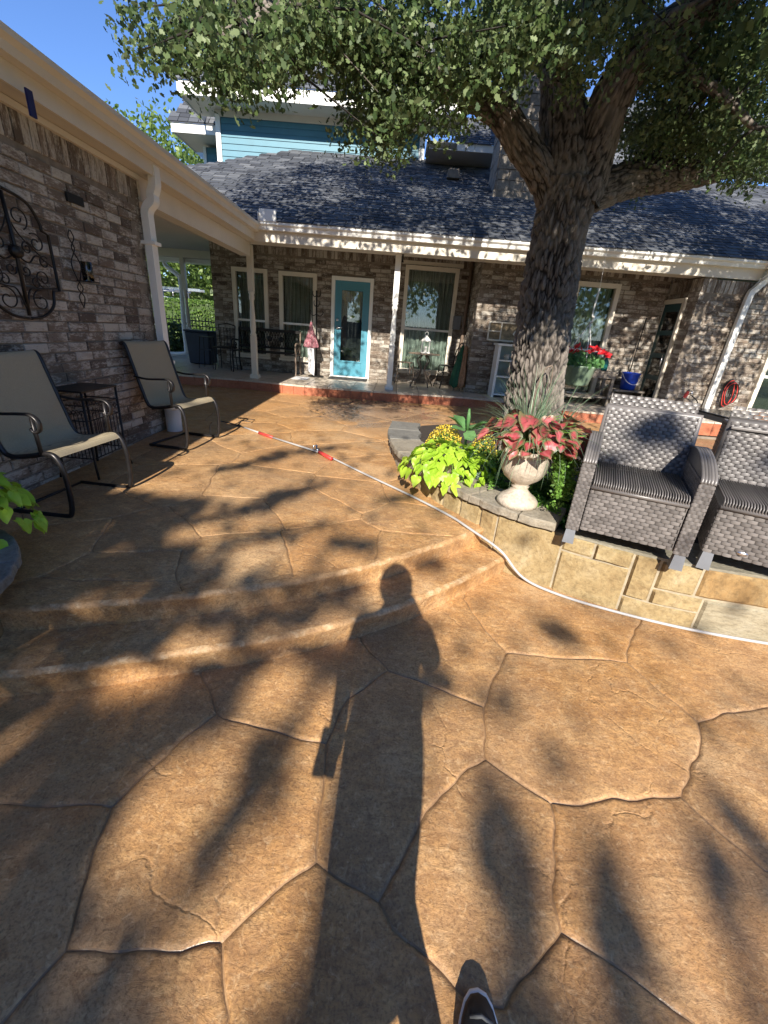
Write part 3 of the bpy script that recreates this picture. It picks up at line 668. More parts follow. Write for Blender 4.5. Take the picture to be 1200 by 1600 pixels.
# windows
def window(x0, x1, z0, z1, y, parent, mid=.42, mat='paint', curtain=True, slope=0):
    fr = MB(); t = .075; f = .05
    fr.bx(x0-.0, x0+t, y-f, y+.05, z0, z1); fr.bx(x1-t, x1, y-f, y+.05, z0, z1); fr.bx(x0+t, x1-t, y-f, y+.05, z1-t, z1); fr.bx(x0+t, x1-t, y-f, y+.05, z0, z0+t*.6)
    w_ = fr.build('window', mat, parent)
    zm = z0+(z1-z0)*mid
    r = MB().bx(x0+t, x1-t, y-.02, y+.03, zm-.02, zm+.02).build('sash_rail', 'white', w_)
    s = MB().bx(x0-.02, x1+.02, y-.085, y-.0505, z0-.045, z0-.002).build('sill', mat, w_)
    MB().bx(x0+t, x1-t, y+.012, y+.018, zm+.02, z1-t).build('pane', 'glass', w_); MB().bx(x0+t, x1-t, y+.002, y+.008, z0+t*.6, zm-.02).build('pane', 'glass', w_)
    if curtain:
        c = MB(); W_ = x1-x0-2*t
        c.grid(lambda a, b: (x0+t+W_*a, y+.13+.018*math.sin(a*W_*58+.8*math.sin(a*9))+.01*math.sin(a*W_*131+b*2), z0+.02+(z1-z0-.06)*b), int(W_*200), 3); c.build('curtain', 'curt', w_)
    MB().bx(x0-.04, x1+.04, y+.19, y+.22, z0-.04, z1+.04).build('interior', 'dark', w_)
    return w_
for q in WIN: window(*q, YW, house)
window(*WIN2, YB2, house, curtain=True)
MB().bx(-.02, 1.19, YW-.012, YW-.004, 2.735, 2.80).build('lintel_board', 'soffit', house)
wd = window(XR+1.42, XR+2.6, .62, 2.1, YF, house, curtain=False, mat='paint')
# blue door
d0, d1, dz0, dz1 = DOOR
mb = MB(); mb.bx(d0, d0+.07, YW-.045, YW+.06, dz0+.0, dz1); mb.bx(d1-.07, d1, YW-.045, YW+.06, dz0, dz1); mb.bx(d0+.07, d1-.07, YW-.045, YW+.06, dz1-.07, dz1); mb.build('door_frame', 'white', house, bevel=.006)
a, b = d0+.073, d1-.073; zb, zt = dz0+.03, dz1-.073
gx0, gx1, gz0, gz1 = a+.125, b-.125, zb+.30, zt-.16
mb = MB(); mb.bx(a, gx0, YW, YW+.04, zb, zt); mb.bx(gx1, b, YW, YW+.04, zb, zt); mb.bx(gx0, gx1, YW, YW+.04, zb, gz0); mb.bx(gx0, gx1, YW, YW+.04, gz1, zt)
door = mb.build('door', 'teal', house, bevel=.004, label='teal blue glazed door with lace valance')
mb = MB(); mb.bx(gx0-.02, gx0+.012, YW-.012, YW-.001, gz0-.02, gz1+.02); mb.bx(gx1-.012, gx1+.02, YW-.012, YW-.001, gz0-.02, gz1+.02); mb.bx(gx0+.012, gx1-.012, YW-.012, YW-.001, gz1-.01, gz1+.02); mb.bx(gx0+.012, gx1-.012, YW-.012, YW-.001, gz0-.02, gz0+.012); mb.build('glazing_bead', 'teal', door)
MB().bx(gx0, gx1, YW+.012, YW+.018, gz0, gz1).build('pane', 'glass', door)
MB().bx(gx0-.05, gx1+.05, YW+.25, YW+.28, gz0-.1, gz1+.1).build('interior', 'dark', door)
c = MB(); W_ = gx1-gx0
def lacefn(u, v):
    drop = .34+.24*abs(2*u-1)**1.3+.035*math.cos(u*2*PI*4); return (gx0+W_*u, YW+.035+.012*math.sin(u*40), gz1-.01-drop*(1-v))
c.grid(lacefn, 48, 4); c.build('lace_valance', 'lace', door)
mb = MB(); hx = a+.055; mb.lathe([(.001, 0), (.03, 0), (.03, .008), (.001, .009)], (0, 0, 0), 12); mb.v = [(hx+x, YW-.001-z, zb+.95+y) for x, y, z in mb.v]
m2 = MB(); m2.tube([(hx, YW-.005, zb+.95), (hx, YW-.05, zb+.95), (hx+.03, YW-.055, zb+.95), (hx+.11, YW-.055, zb+.955)], .009, 8); m2.lathe([(.001, 0), (.028, 0), (.025, .012), (.001, .013)], (0, 0, 0), 12); k = 13*0
mb.add(m2.v, m2.f, 0, True); mb.build('handle', 'chrome', door)
m3 = MB(); m3.lathe([(.001, 0), (.03, 0), (.026, .02), (.001, .022)], (0, 0, 0), 14); m3.v = [(hx+x, YW-.001-z, zb+1.10+y) for x, y, z in m3.v]; m3.build('deadbolt', 'chrome', door)
MB().bx(d0, d1, YW-.10, YW+.05, ZP+.001, ZP+.028).build('threshold', 'white', house)
# side door in the right recess (faces left)
mb = MB(); mb.bx(XR-.04, XR+.05, 8.64, 8.72, .45, 2.36); mb.bx(XR-.04, XR+.05, 8.02, 8.08, .45, 2.36); mb.bx(XR-.04, XR+.05, 8.08, 8.64, 2.29, 2.36); mb.build('door_frame', 'paint', house)
sd_ = MB().bx(XR+.0, XR+.035, 8.083, 8.637, .5, 2.287).build('door', 'dteal', house, label='dark teal side door in the shaded recess')
for k in range(4): MB().bx(XR-.006, XR-.0005, 8.17, 8.55, .72+.38*k, 1.02+.38*k).build('pane', 'glass', sd_)
MB().tube([(XR-.05, 8.14, 1.45), (XR-.05, 8.14, 1.25)], .012, 6).build('handle', 'chrome', sd_)
# brown pipe on the jog
mb = MB(); mb.tube([(1.33, YW-.09, ZP), (1.335, YW-.09, 1.7), (1.34, YW-.09, 2.85)], .035, 8); mb.build('corner_pipe', plain('brown_pipe', (.16, .115, .085), .8, .2, 12, .2), house)
# main roof
SL = .5
def roofz(y): return 2.90+SL*(y-YG)
mb = MB(); pl = [(XG, YG), (9, YG), (9, 12.05), (-2.6, 12.05), (-4.44, 9.82)]
mb.add([(x, y, roofz(y)) for x, y in pl]+[(x, y, roofz(y)-.06) for x, y in pl], [(0, 1, 2, 3, 4), (9, 8, 7, 6, 5)]+[(i, i+5, (i+1) % 5+5, (i+1) % 5) for i in range(5)]); mb.build('roof', 'shingle', house)
ang = math.atan(SL); Rm = rx(ang); shm = []
for k in range(5):
    q = MB(); q.box((0, 0, 0), (.235+random.uniform(-.02, .02), .20, .017), jit=.0015); shm.append(q)
shme = [q.mesh('shingle', 'shingle') for q in shm]; stf = MB(); cnt = 0; row = 0; y = YG-.02
while y < 12.0:
    xl = XG-(y-YG)*1.0 if y < 9.82 else -4.44+(y-9.82)*(1.84/2.23); x = xl-random.uniform(0, .2)
    while x < 8.9:
        wd_ = .245; k = random.randrange(5); tilt = rx(ang-.06)
        p = Vector((x+.12, y+.08, roofz(y+.08)+.006+random.choice((0, 0, .004))))
        if cnt < 300 and row < 11 and -2.3 < x < 6 and random.random() < .93:
            link('shingle', shme[k], house, mw=Matrix.Translation(p) @ tilt.to_4x4()); cnt += 1
        else: stf.add([tilt @ Vector(v)+p for v in shm[k].v], shm[k].f)
        x += wd_
    y += .125; row += 1
stf.build('shingles', 'shingle', house, kind='stuff')
# roof vent
p = Vector((.86, 10.6, roofz(10.6))); mb = MB(); mb.box(p+Vector((0, 0, .10)), (.26, .24, .16), taper=(.8, .8)); mb.build('roof_vent', 'mortar', house)
# chimney
ch = MB(); CHX0, CHX1, CHY = 1.62, 2.36, 9.75
MB().bx(CHX0+.02, CHX1-.02, CHY+.02, CHY+.85, 3.6, 8.2).build('chimney_core', 'mortar', house)
mb = MB().bx(CHX0-.05, CHX1+.05, CHY-.06, CHY+.9, 3.7, 4.06); mb.build('chimney_flashing', 'grey', house)
z = 4.07; r_ = 0
while z < 8.1:
    h_ = random.choice((.13, .16, .2)); x = CHX0-(.1 if r_ % 2 else 0)
    while x < CHX1-.02:
        l = random.uniform(.18, .34); a_, b_ = max(x, CHX0), min(x+l, CHX1)
        if b_-a_ > .03: MB().box(((a_+b_)/2, CHY, z+h_/2), (b_-a_-.01, .05+random.uniform(-.008, .01), h_-.01), jit=.004).build('stone', 'grey', house)
        x += l
    y_ = CHY+.04
    while y_ < CHY+.8:
        l = random.uniform(.2, .34); b_ = min(y_+l, CHY+.86)
        MB().box((CHX0+.0, (y_+b_)/2, z+h_/2), (.05+random.uniform(-.008, .01), b_-y_-.01, h_-.01), jit=.004).build('stone', 'grey', house); y_ += l
    z += h_; r_ += 1
# upper storey: blue siding
YU = 12.0
MB().bx(-4.42, .25, YU+.03, YU+4, 4.3, 5.72).build('upper_wall', 'siding', house)
z = 4.55; k = 0
while z < 5.66:
    MB().add([(-4.36, YU+.028, z), (.17, YU+.028, z), (.17, YU+.006, z), (-4.36, YU+.006, z), (-4.36, YU+.022, z+.125), (.17, YU+.022, z+.125)], [(0, 3, 2, 1), (3, 4, 5, 2)]).build('siding_board', 'siding', house); z += .118
MB().bx(-4.45, -4.34, YU-.015, YU+.028, 4.3, 5.66).build('corner_board', 'white', house); MB().bx(.15, .27, YU-.015, YU+.028, 4.6, 5.66).build('corner_board', 'white', house)
MB().bx(-4.45, .27, YU-.012, YU+.005, 5.60, 5.72).build('frieze_board', 'soffit', house)
MB().bx(-4.95, 1.0, 11.38, 12.4, 5.72, 5.74).build('soffit', 'soffit', house)
MB().bx(-4.97, 1.0, 11.36, 11.38, 5.70, 5.93).build('fascia', 'white', house)
MB().bx(-4.97, -4.95, 11.38, 16, 5.70, 5.93).build('fascia', 'white', house)
def slope_roof(x0, x1, y0, z0, s, n, parent, hipl=0, indiv=False):
    stf = MB(); a_ = math.atan(s); y = y0; r = 0
    for r in range(n):
        x = x0+hipl*(y-y0)-random.uniform(0, .2)
        while x < x1:
            q = shm[random.randrange(5)]; p = Vector((x+.12, y+.08, z0+s*(y+.08-y0)+.004+random.choice((0, 0, .004)))); T_ = rx(a_-.06); stf.add([T_ @ Vector(v)+p for v in q.v], q.f); x += .245
        y += .125*math.cos(a_)/math.cos(math.atan(.5))
    stf.build('shingles', 'shingle', parent, kind='stuff')
    mb = MB(); ye = y0+n*.125; pts = [(x0, y0), (x1, y0), (x1, ye), (x0+hipl*(ye-y0), ye)]
    mb.add([(x, y, z0+s*(y-y0)-.004) for x, y in pts], [(0, 1, 2, 3)]); mb.build('roof', 'shingle', parent)
slope_roof(-4.98, 1.0, 11.34, 5.93, .85, 24, house, hipl=.95)
# set-back wing at the far left
MB().bx(-5.25, -4.43, 13.4, 16, 4.2, 5.45).build('upper_wall', 'siding', house); MB().bx(-5.32, -5.24, 13.36, 13.44, 4.2, 5.45).build('corner_board', 'white', house)
z = 4.55
while z < 5.4: MB().box((-4.84, 13.39, z), (.8, .014, .118), rx(-.08)).build('siding_board', 'siding', house); z += .118
MB().bx(-5.75, -4.3, 12.7, 14, 5.50, 5.52).build('soffit', 'soffit', house); MB().bx(-5.77, -4.3, 12.68, 12.7, 5.48, 5.66).build('fascia', 'white', house); MB().bx(-5.77, -5.75, 12.7, 15, 5.48, 5.66).build('fascia', 'white', house)
slope_roof(-5.78, -4.6, 12.66, 5.66, 1.2, 8, house, hipl=.6)
# right-hand upper wing behind the tree
MB().bx(.27, 1.6, 12.6, 14, 4.6, 5.3).build('upper_wall', 'dark', house)  # shade of the recess put into the wall's near-black colour
MB().bx(.3, 1.7, 11.6, 12.5, 5.32, 5.34).build('soffit', 'soffit', house); MB().bx(.9, 1.75, 10.9, 10.92, 4.98, 5.10).build('fascia', 'white', house); MB().bx(.3, 1.75, 10.92, 12.6, 4.985, 5.0).build('soffit', 'soffit', house)
MB().bx(.98, 1.02, 11.3, 11.38, 5.1, 5.95).build('corner_board', 'white', house)
slope_roof(.98, 1.75, 10.88, 5.10, .6, 14, house)
slope_roof(2.5, 8.9, 12.0, 5.2, .9, 20, house)

# ================================================================== OAK
def bark_limb(name, pts, rads, parent, seg=48, step=.03, freq=17, amp=.02, n=6):
    path = smooth_path(pts, 10); L = [0]
    for a, b in zip(path, path[1:]): L.append(L[-1]+(b-a).length)
    # radius along the control points
    kk = np.linspace(0, 1, len(path)); rr = np.interp(np.linspace(0, len(rads)-1, len(path)), range(len(rads)), rads)
    m = max(4, int(L[-1]/step)); s = np.linspace(0, L[-1], m+1)
    X = [np.interp(s, L, [p[k] for p in path]) for k in range(3)]; R_ = np.interp(s, L, rr)
    vs = []; rid = []; a = None
    for i in range(m+1):
        p = Vector((X[0][i], X[1][i], X[2][i])); q = Vector((X[0][min(i+1, m)], X[1][min(i+1, m)], X[2][min(i+1, m)])); o = Vector((X[0][max(i-1, 0)], X[1][max(i-1, 0)], X[2][max(i-1, 0)]))
        t = (q-o).normalized()
        if a is None: a = t.orthogonal().normalized()
        a = (a-t*a.dot(t)).normalized(); b = t.cross(a); R0 = R_[i]
        for k in range(seg):
            an = 2*PI*k/seg; d = a*math.cos(an)+b*math.sin(an); fr = freq
            v = Vector((math.cos(an)*R0*fr, math.sin(an)*R0*fr, s[i]*fr*.24)); v += noise.noise_vector(v*.5)*.6+noise.noise_vector(v*2)*.18
            D = noise.voronoi(v)[0]; e = min(1, (D[1]-D[0])*2.2); lob = noise.noise(Vector((math.cos(an)*1.6, math.sin(an)*1.6, s[i]*1.1)))*.12*R0
            fin = noise.noise(v*4)*.006
            vs.append(p+d*(R0+lob+amp*(e-.5)*min(1, R0/.15)+fin)); rid.append(e)
    fs = [(i*seg+k, i*seg+(k+1) % seg, (i+1)*seg+(k+1) % seg, (i+1)*seg+k) for i in range(m) for k in range(seg)]
    fs += [tuple(m*seg+k for k in range(seg))]
    mb = MB().add(vs, fs, 0, True); me = mb.mesh(name, 'bark'); at = me.attributes.new('ridge', 'FLOAT', 'POINT'); at.data.foreach_set('value', rid)
    return link(name, me, parent)
TY = 4.6
def LP(lst):
    P = []; R_ = []
    for px, py, r, y in lst:
        p = atY(px, py, y); P.append(p); R_.append(.88*r*depth(p)/F)
    return P, R_
oak = thing('oak_tree', 'big oak with rough dark bark rising from the flower bed, boughs over the patio', 'tree', (1.45, TY, .35))
P, R_ = LP([(822, 712, 58, TY), (832, 650, 47, TY), (838, 590, 44, TY), (848, 520, 44, TY), (860, 440, 44, TY), (872, 370, 43, TY), (883, 320, 44, TY), (890, 285, 46, TY)])
bark_limb('trunk', P, R_, oak, seg=200, step=.012, amp=.040, freq=31)
LIMBS = [
    [(868, 325, 26, TY), (850, 275, 27, TY), (815, 225, 26, TY-.05), (785, 178, 25, TY-.1), (740, 148, 22, TY-.2), (690, 120, 22, TY-.3), (640, 105, 20, TY-.4), (590, 80, 18, TY-.6), (540, 30, 16, TY-.8), (500, -40, 14, TY-.9), (440, -120, 12, TY-1.0)],
    [(885, 320, 44, TY), (885, 250, 42, TY+.05), (880, 180, 38, TY+.1), (872, 120, 30, TY+.15), (850, 70, 22, TY+.2), (838, 20, 17, TY+.2), (850, -60, 15, TY+.3), (870, -150, 13, TY+.4), (880, -280, 10, TY+.5)],
    [(903, 320, 34, TY), (922, 255, 36, TY), (942, 190, 34, TY-.05), (962, 140, 33, TY-.1), (995, 90, 33, TY-.15), (1040, 50, 30, TY-.2), (1100, 10, 27, TY-.3), (1180, -40, 22, TY-.4), (1280, -110, 18, TY-.5), (1400, -200, 14, TY-.6)],
    [(905, 315, 24, TY+.05), (945, 295, 27, TY+.2), (985, 280, 27, TY+.4), (1030, 277, 25, TY+.6), (1080, 272, 22, TY+.8), (1130, 262, 17, TY+1.0), (1200, 235, 13, TY+1.2), (1300, 180, 9, TY+1.4)],
    [(868, 150, 18, TY+.1), (880, 110, 18, TY), (905, 60, 16, TY-.2), (920, 0, 14, TY-.4), (940, -80, 12, TY-.6), (960, -200, 10, TY-.8)],
    [(520, -10, 13, TY-.85), (470, -20, 13, TY-1.1), (430, 5, 12, TY-1.3), (395, 38, 11, TY-1.45), (360, 52, 9, TY-1.5), (320, 50, 6, TY-1.5)],
    [(700, 125, 12, TY-.3), (660, 150, 10, TY-.35), (625, 180, 8, TY-.4), (600, 215, 5, TY-.4)],
    [(1040, 60, 12, TY-.2), (1080, 110, 10, TY-.3), (1130, 150, 8, TY-.4), (1180, 200, 5, TY-.5)],
]
limb_pts = []
for i, l in enumerate(LIMBS):
    P, R_ = LP(l); bark_limb('limb', P, R_, oak, seg=90 if i < 4 else 24, step=.02 if i < 4 else .03, amp=.02 if i < 4 else .01, freq=27); limb_pts += list(smooth_path(P, 4))
for a, b in (((.2, 4.6, 6.2), 3), ((2.9, 4.6, 6.3), 3)): pass
# crown: leaf sprays placed in the volume
rc = random.Random(11); clus = []
BL = [(212, 10, 18, 16, 3.2, 5), (238, 82, 18, 12, 3.2, 9), (262, 70, 20, 16, 3.2, 14), (290, 82, 22, 16, 3.3, 14), (330, 40, 50, 38, 3.4, 42), (350, 108, 26, 26, 3.5, 26), (388, 106, 38, 24, 3.5, 26), (440, 78, 42, 38, 3.6, 42), (425, 30, 70, 30, 3.5, 50),
      (505, 40, 65, 38, 3.6, 66), (575, 50, 70, 45, 3.8, 90), (550, 104, 42, 26, 3.9, 34), (545, 195, 8, 24, 4.0, 7), (600, 150, 50, 45, 4.1, 80), (610, 205, 36, 26, 4.2, 40), (600, 235, 20, 8, 4.2, 6), (660, 60, 70, 55, 4.1, 90), (665, 145, 40, 35, 4.1, 45), (700, 190, 30, 14, 4.2, 12), (740, 75, 60, 50, 4.1, 80),
      (800, 45, 55, 50, 4.1, 70), (790, 115, 40, 26, 4.2, 30), (735, 165, 25, 14, 4.2, 8), (850, 30, 40, 40, 4.0, 40), (905, 40, 50, 45, 4.0, 50), (895, 120, 26, 20, 4.1, 12), (935, 90, 24, 24, 4.0, 14), (1020, 160, 55, 60, 5.0, 90), (1090, 130, 70, 70, 4.9, 120), (1040, 70, 60, 40, 4.6, 60),
      (1150, 90, 60, 70, 4.8, 110), (1165, 190, 50, 50, 5.0, 90), (1070, 215, 70, 35, 5.2, 90), (1180, 250, 40, 32, 5.0, 50), (1010, 230, 35, 30, 5.3, 30), (1130, 265, 30, 14, 5.1, 14), (1160, 30, 50, 30, 4.7, 40), (980, 20, 60, 30, 4.5, 50), (350, -5, 50, 22, 3.4, 26), (1000, 295, 12, 10, 5.2, 4)]
for px, py, ax, ay, Y, n in BL:
    for _ in range(int(n*.62)):
        while True:
            u, v = rc.uniform(-1, 1), rc.uniform(-1, 1)
            if u*u+v*v < 1: break
        clus.append((atY(px+u*ax, py+v*ay, Y+rc.gauss(0, .40)), .105, 46, .041))
def lands(q):
    t = q[2]-.3; gx, gy = q[0]+.085*t, q[1]+1.6*t
    if gy < 7.75: return 'patio'
    yw = 9.6 if q[0] < 1.3 else (8.6 if q[0] < 4.7 else 7.7)
    t = (yw-q[1])/1.6; z = q[2]-t
    if z < 1.7 and -2.3 < q[0] < .1: return 'doorwall'
    if z < 1.7 and q[0] < 1.3: return 'midwall'
    if z < 2.6: return 'rightwall'
    return 'roof'
k = 0
while k < 1050:
    q = Vector((rc.uniform(-3.2, 7.2), rc.uniform(1.6, 8.2), rc.uniform(3.3, 9.5)))
    e = ((q.x-1.9)/5.2)**2+((q.y-4.6)/3.9)**2+((q.z-6.0)/3.6)**2
    if e > 1 or rc.random() > .25+e: continue
    # keep the view below the boughs open
    dd = q-CAM; sx_ = 600+F*dd.dot(cr)/dd.dot(fw); sy_ = 800-F*dd.dot(cu)/dd.dot(fw)
    if dd.dot(fw) > 0 and sy_ > -25 and -50 < sx_ < 1250: continue
    w_ = lands(q)
    if rc.random() < dict(patio=.93, doorwall=.9, midwall=.55, rightwall=.35, roof=.12)[w_]: continue
    if w_ == 'roof' and q.x < -1.2 and rc.random() < .5: continue
    clus.append((q, .32, 62, .10)); k += 1
    if rc.random() < .5: continue
for _ in range(800):  # unseen sprays added toward the sun to shade the upper trunk
    tz_ = rc.uniform(1.7, 4.2); tp_ = Vector((rc.uniform(1.0, 2.1), 4.4, tz_)); s_ = rc.uniform(.9, 2.4); q = tp_+Vector((-.085, -1.6, 1))*s_
    dd = q-CAM; sy_ = 800-F*dd.dot(cu)/dd.dot(fw) if dd.dot(fw) > .05 else -99
    if sy_ > -130 or rc.random() < .1: continue
    clus.append((q, .15, 40, .08))
pts = []; szs = []; nr = []
for c, r, n, s in clus:
    g = rng.normal(size=(n, 3))*[r, r, r*.8]*.75; g[:, 2] -= np.abs(g[:, 0])*.3
    pts.append(np.array(c)+g); szs.append(np.full(n, s)); nr.append(g*1.0/r+[0, -.3, .7])
me = leaves_mesh('crown', np.vstack(pts), np.concatenate(szs), 'oak', 'oak', np.vstack(nr), .55, bend=.30)
link('crown', me, oak)
mb = MB()
for c, r, n, s in clus[:1500:3]:
    near = min(limb_pts, key=lambda p: (p-c).length)
    if (near-c).length < 2.2:
        m_ = (near+c)/2+Vector((rc.uniform(-.08, .08), rc.uniform(-.08, .08), rc.uniform(0, .15))); mb.tube([near, m_, c], [.012, .007, .003], 4, cap=False)
mb.build('twigs', 'bark', oak, kind='stuff')
mb = MB(); q = atY(880, 560, TY-.32)

# ================================================================== TREE BEHIND THE CAMERA (throws the soft shade on the terrace)
def in_el(x, y, cx, cy, a, b, rot=0):
    c, s = math.cos(rot), math.sin(rot); dx, dy = x-cx, y-cy; u, v = dx*c+dy*s, -dx*s+dy*c; return (u/a)**2+(v/b)**2 < 1
def shade(x, y):
    z0 = 0
    # sunlit holes first
    for e in ((-.42, 1.38, .14, .19, 0), (-.60, .93, .16, .30, -.35), (-.18, 1.08, .105, .42, 0), (-.27, .60, .15, .30, -.15), (-.80, 1.68, .15, .10, .3), (-1.02, 1.42, .16, .13, 0)):
        if in_el(x, y, *e): return 0
    if x < -.02 and y < 1.75 and x > -2.7: return .97
    if x < -.75+(y-1.7)*-.25 and 1.7 <= y < 2.6: return .9
    if x < -1.25 and 2.6 <= y < 3.3: return .85
    for e in ((.47, .80, .10, .30, 0), (.42, .45, .12, .2, 0), (1.05, 1.95, .10, .12, .3), (1.12, .72, .06, .30, -.3), (.75, .62, .07, .28, -.2), (1.35, .95, .06, .2, 0), (.30, 1.55, .09, .15, 0), (.60, 1.42, .06, .1, 0), (.62, .3, .3, .12, 0), (.75, 1.15, .06, .08, 0),
              (-.28, 2.22, .22, .16, .4), (-1.1, 2.25, .34, .26, .2), (-.85, 1.95, .3, .14, .2), (-.62, 2.2, .16, .12, .3), (-.15, 2.75, .14, .1, .3), (-.72, 2.75, .3, .09, .7), (-1.0, 3.1, .35, .09, .8), (-.75, 3.5, .45, .08, .9), (-.35, 3.0, .12, .12, 0), (-1.25, 4.2, .4, .08, .9), (-.9, 4.7, .35, .1, .6), (.35, 2.6, .14, .1, 0), (.1, 3.6, .22, .07, .7),
              (1.7, 4.3, .16, .14, 0), (1.95, 4.15, .14, .12, 0), (1.45, 4.0, .10, .1, 0), (2.35, 3.3, .16, .3, 0), (2.6, 3.9, .2, .25, 0), (-.5, 1.95, .5, .1, .25), (.15, 1.95, .2, .1, 0), (2.2, 2.9, .1, .15, 0)):
        if in_el(x, y, *e): return .62
    return .015
tree2 = thing('shade_tree', 'large leafy tree standing behind the viewer, out of frame', 'tree', (-2.4, -12, -.05))
pts = []
rr = np.random.default_rng(5)
N = 0
while N < 9000:
    x, y = rr.uniform(-3, 3.4), rr.uniform(-.4, 5.5)
    if rr.random() > shade(x, y): continue
    h = rr.uniform(5.6, 8.2); pts.append((x-.085*h, y-1.6*h, h)); N += 1
for _ in range(2500):
    q = np.array([rr.uniform(-8.0, -3.9), rr.normal(-12.5, 1.8), rr.uniform(5.0, 9)]); pts.append(tuple(q))
link('crown', leaves_mesh('crown', pts, .12, 'quad', 'oakd'), tree2)
bark_limb('trunk', [Vector((-2.6, -13, -.1)), Vector((-2.5, -12.8, 2)), Vector((-2.7, -12.6, 4)), Vector((-3.4, -12.4, 6)), Vector((-3.8, -12.4, 8))], [.28, .24, .2, .14, .06], tree2, seg=24, step=.15, amp=.01)
for a in (((-2.7, -12.6, 4.2), (-1.6, -12, 5.8), (-.4, -11.6, 6.8)), ((-2.7, -12.6, 4), (-1.2, -11.4, 5.6), (.8, -11, 6.6))):
    bark_limb('limb', [Vector(v) for v in a], [.12, .08, .04], tree2, seg=14, step=.2, amp=.008)

# ================================================================== PERSON (photographer: only the shoe tip and the cast shadow are in frame)
person = thing('person', 'photographer in black canvas shoes, one shoe tip showing at the bottom edge, long shadow ahead', 'person', (0, -.2, 0))
def skin_body(name, joints, edges, mat, parent, root=0, sub=2):
    me = bpy.data.meshes.new(name); me.from_pydata([j[0] for j in joints], edges, []); o = link(name, me, parent); me.materials.append(MAT[mat])
    sk = o.modifiers.new('skin', 'SKIN'); sk.use_smooth_shade = True; me.skin_vertices.new() if not me.skin_vertices else None
    for i, j in enumerate(joints): 
        r_ = j[1]; me.skin_vertices[0].data[i].radius = r_ if isinstance(r_, tuple) else (r_, r_)
    me.skin_vertices[0].data[root].use_root = True
    s = o.modifiers.new('sub', 'SUBSURF'); s.levels = sub; s.render_levels = sub; return o
J = [((-.02, -.22, .88), (.15, .11)), ((-.01, -.21, 1.05), (.15, .10)), ((0, -.2, 1.22), (.175, .105)), ((-.01, -.2, 1.34), (.15, .09)), ((-.02, -.2, 1.42), (.055, .055)), ((-.02, -.19, 1.50), (.06, .065)), ((-.02, -.19, 1.585), (.082, .098)), ((-.02, -.19, 1.655), (.055, .065)),
     # right arm raised to the phone
     ((.14, -.2, 1.33), (.065, .065)), ((.20, -.13, 1.13), (.062, .062)), ((.195, -.07, 1.08), (.055, .055)), ((.13, -.03, 1.26), (.045, .045)), ((.055, -.035, 1.42), (.028, .035)),
     # left arm hanging
     ((-.17, -.2, 1.34), (.055, .055)), ((-.22, -.16, 1.10), (.042, .042)), ((-.20, -.10, .90), (.034, .034)), ((-.19, -.07, .80), (.03, .036)),
     # legs
     ((.08, -.20, .80), (.095, .095)), ((.08, -.06, .46), (.05, .06)), ((.20, .14, .13), (.036, .042)), ((.235, .21, .07), (.032, .036)),
     ((-.08, -.22, .80), (.085, .09)), ((-.07, -.22, .46), (.05, .06)), ((-.10, -.25, .1), (.04, .045)), ((-.10, -.24, .05), (.035, .04))]
E_ = [(0, 1), (1, 2), (2, 3), (3, 4), (4, 5), (5, 6), (6, 7), (3, 8), (8, 9), (9, 10), (10, 11), (11, 12), (3, 13), (13, 14), (14, 15), (15, 16), (0, 17), (17, 18), (18, 19), (19, 20), (0, 21), (21, 22), (22, 23), (23, 24)]
skin_body('body', J, E_, 'jean', person)
for side, cx, cy, cz, base in ((1, .055, -.035, 1.42, (-.2, .1, 1)), (-1, -.19, -.07, .80, (0, .15, -1))):
    for k in range(4):
        b0 = Vector((cx+(k-1.5)*.017, cy+.006, cz+base[2]*.03)); d = Vector(base).normalized(); L_ = (.062, .07, .066, .052)[k]
        mb = MB(); mb.tube(smooth_path([b0-d*.02, b0+d*L_*.5+Vector((0, .01, 0)), b0+d*L_+Vector((0, .025, 0))], 3), [.009, .009, .0085, .0085, .008, .0075, .006], 6); mb.build('finger', 'skin', person)
    mb = MB(); mb.tube([(cx-side*.02, cy, cz), (cx-side*.045, cy+.015, cz+base[2]*.025), (cx-side*.05, cy+.03, cz+base[2]*.055)], [.012, .010, .007], 6); mb.build('thumb', 'skin', person)
hd = MB(); hd.lathe([(.001, .115), (.05, .105), (.085, .06), (.098, .01), (.095, -.05), (.08, -.09)], (-.02, -.205, 1.60), 16); hd.build('hair', 'jean', person)
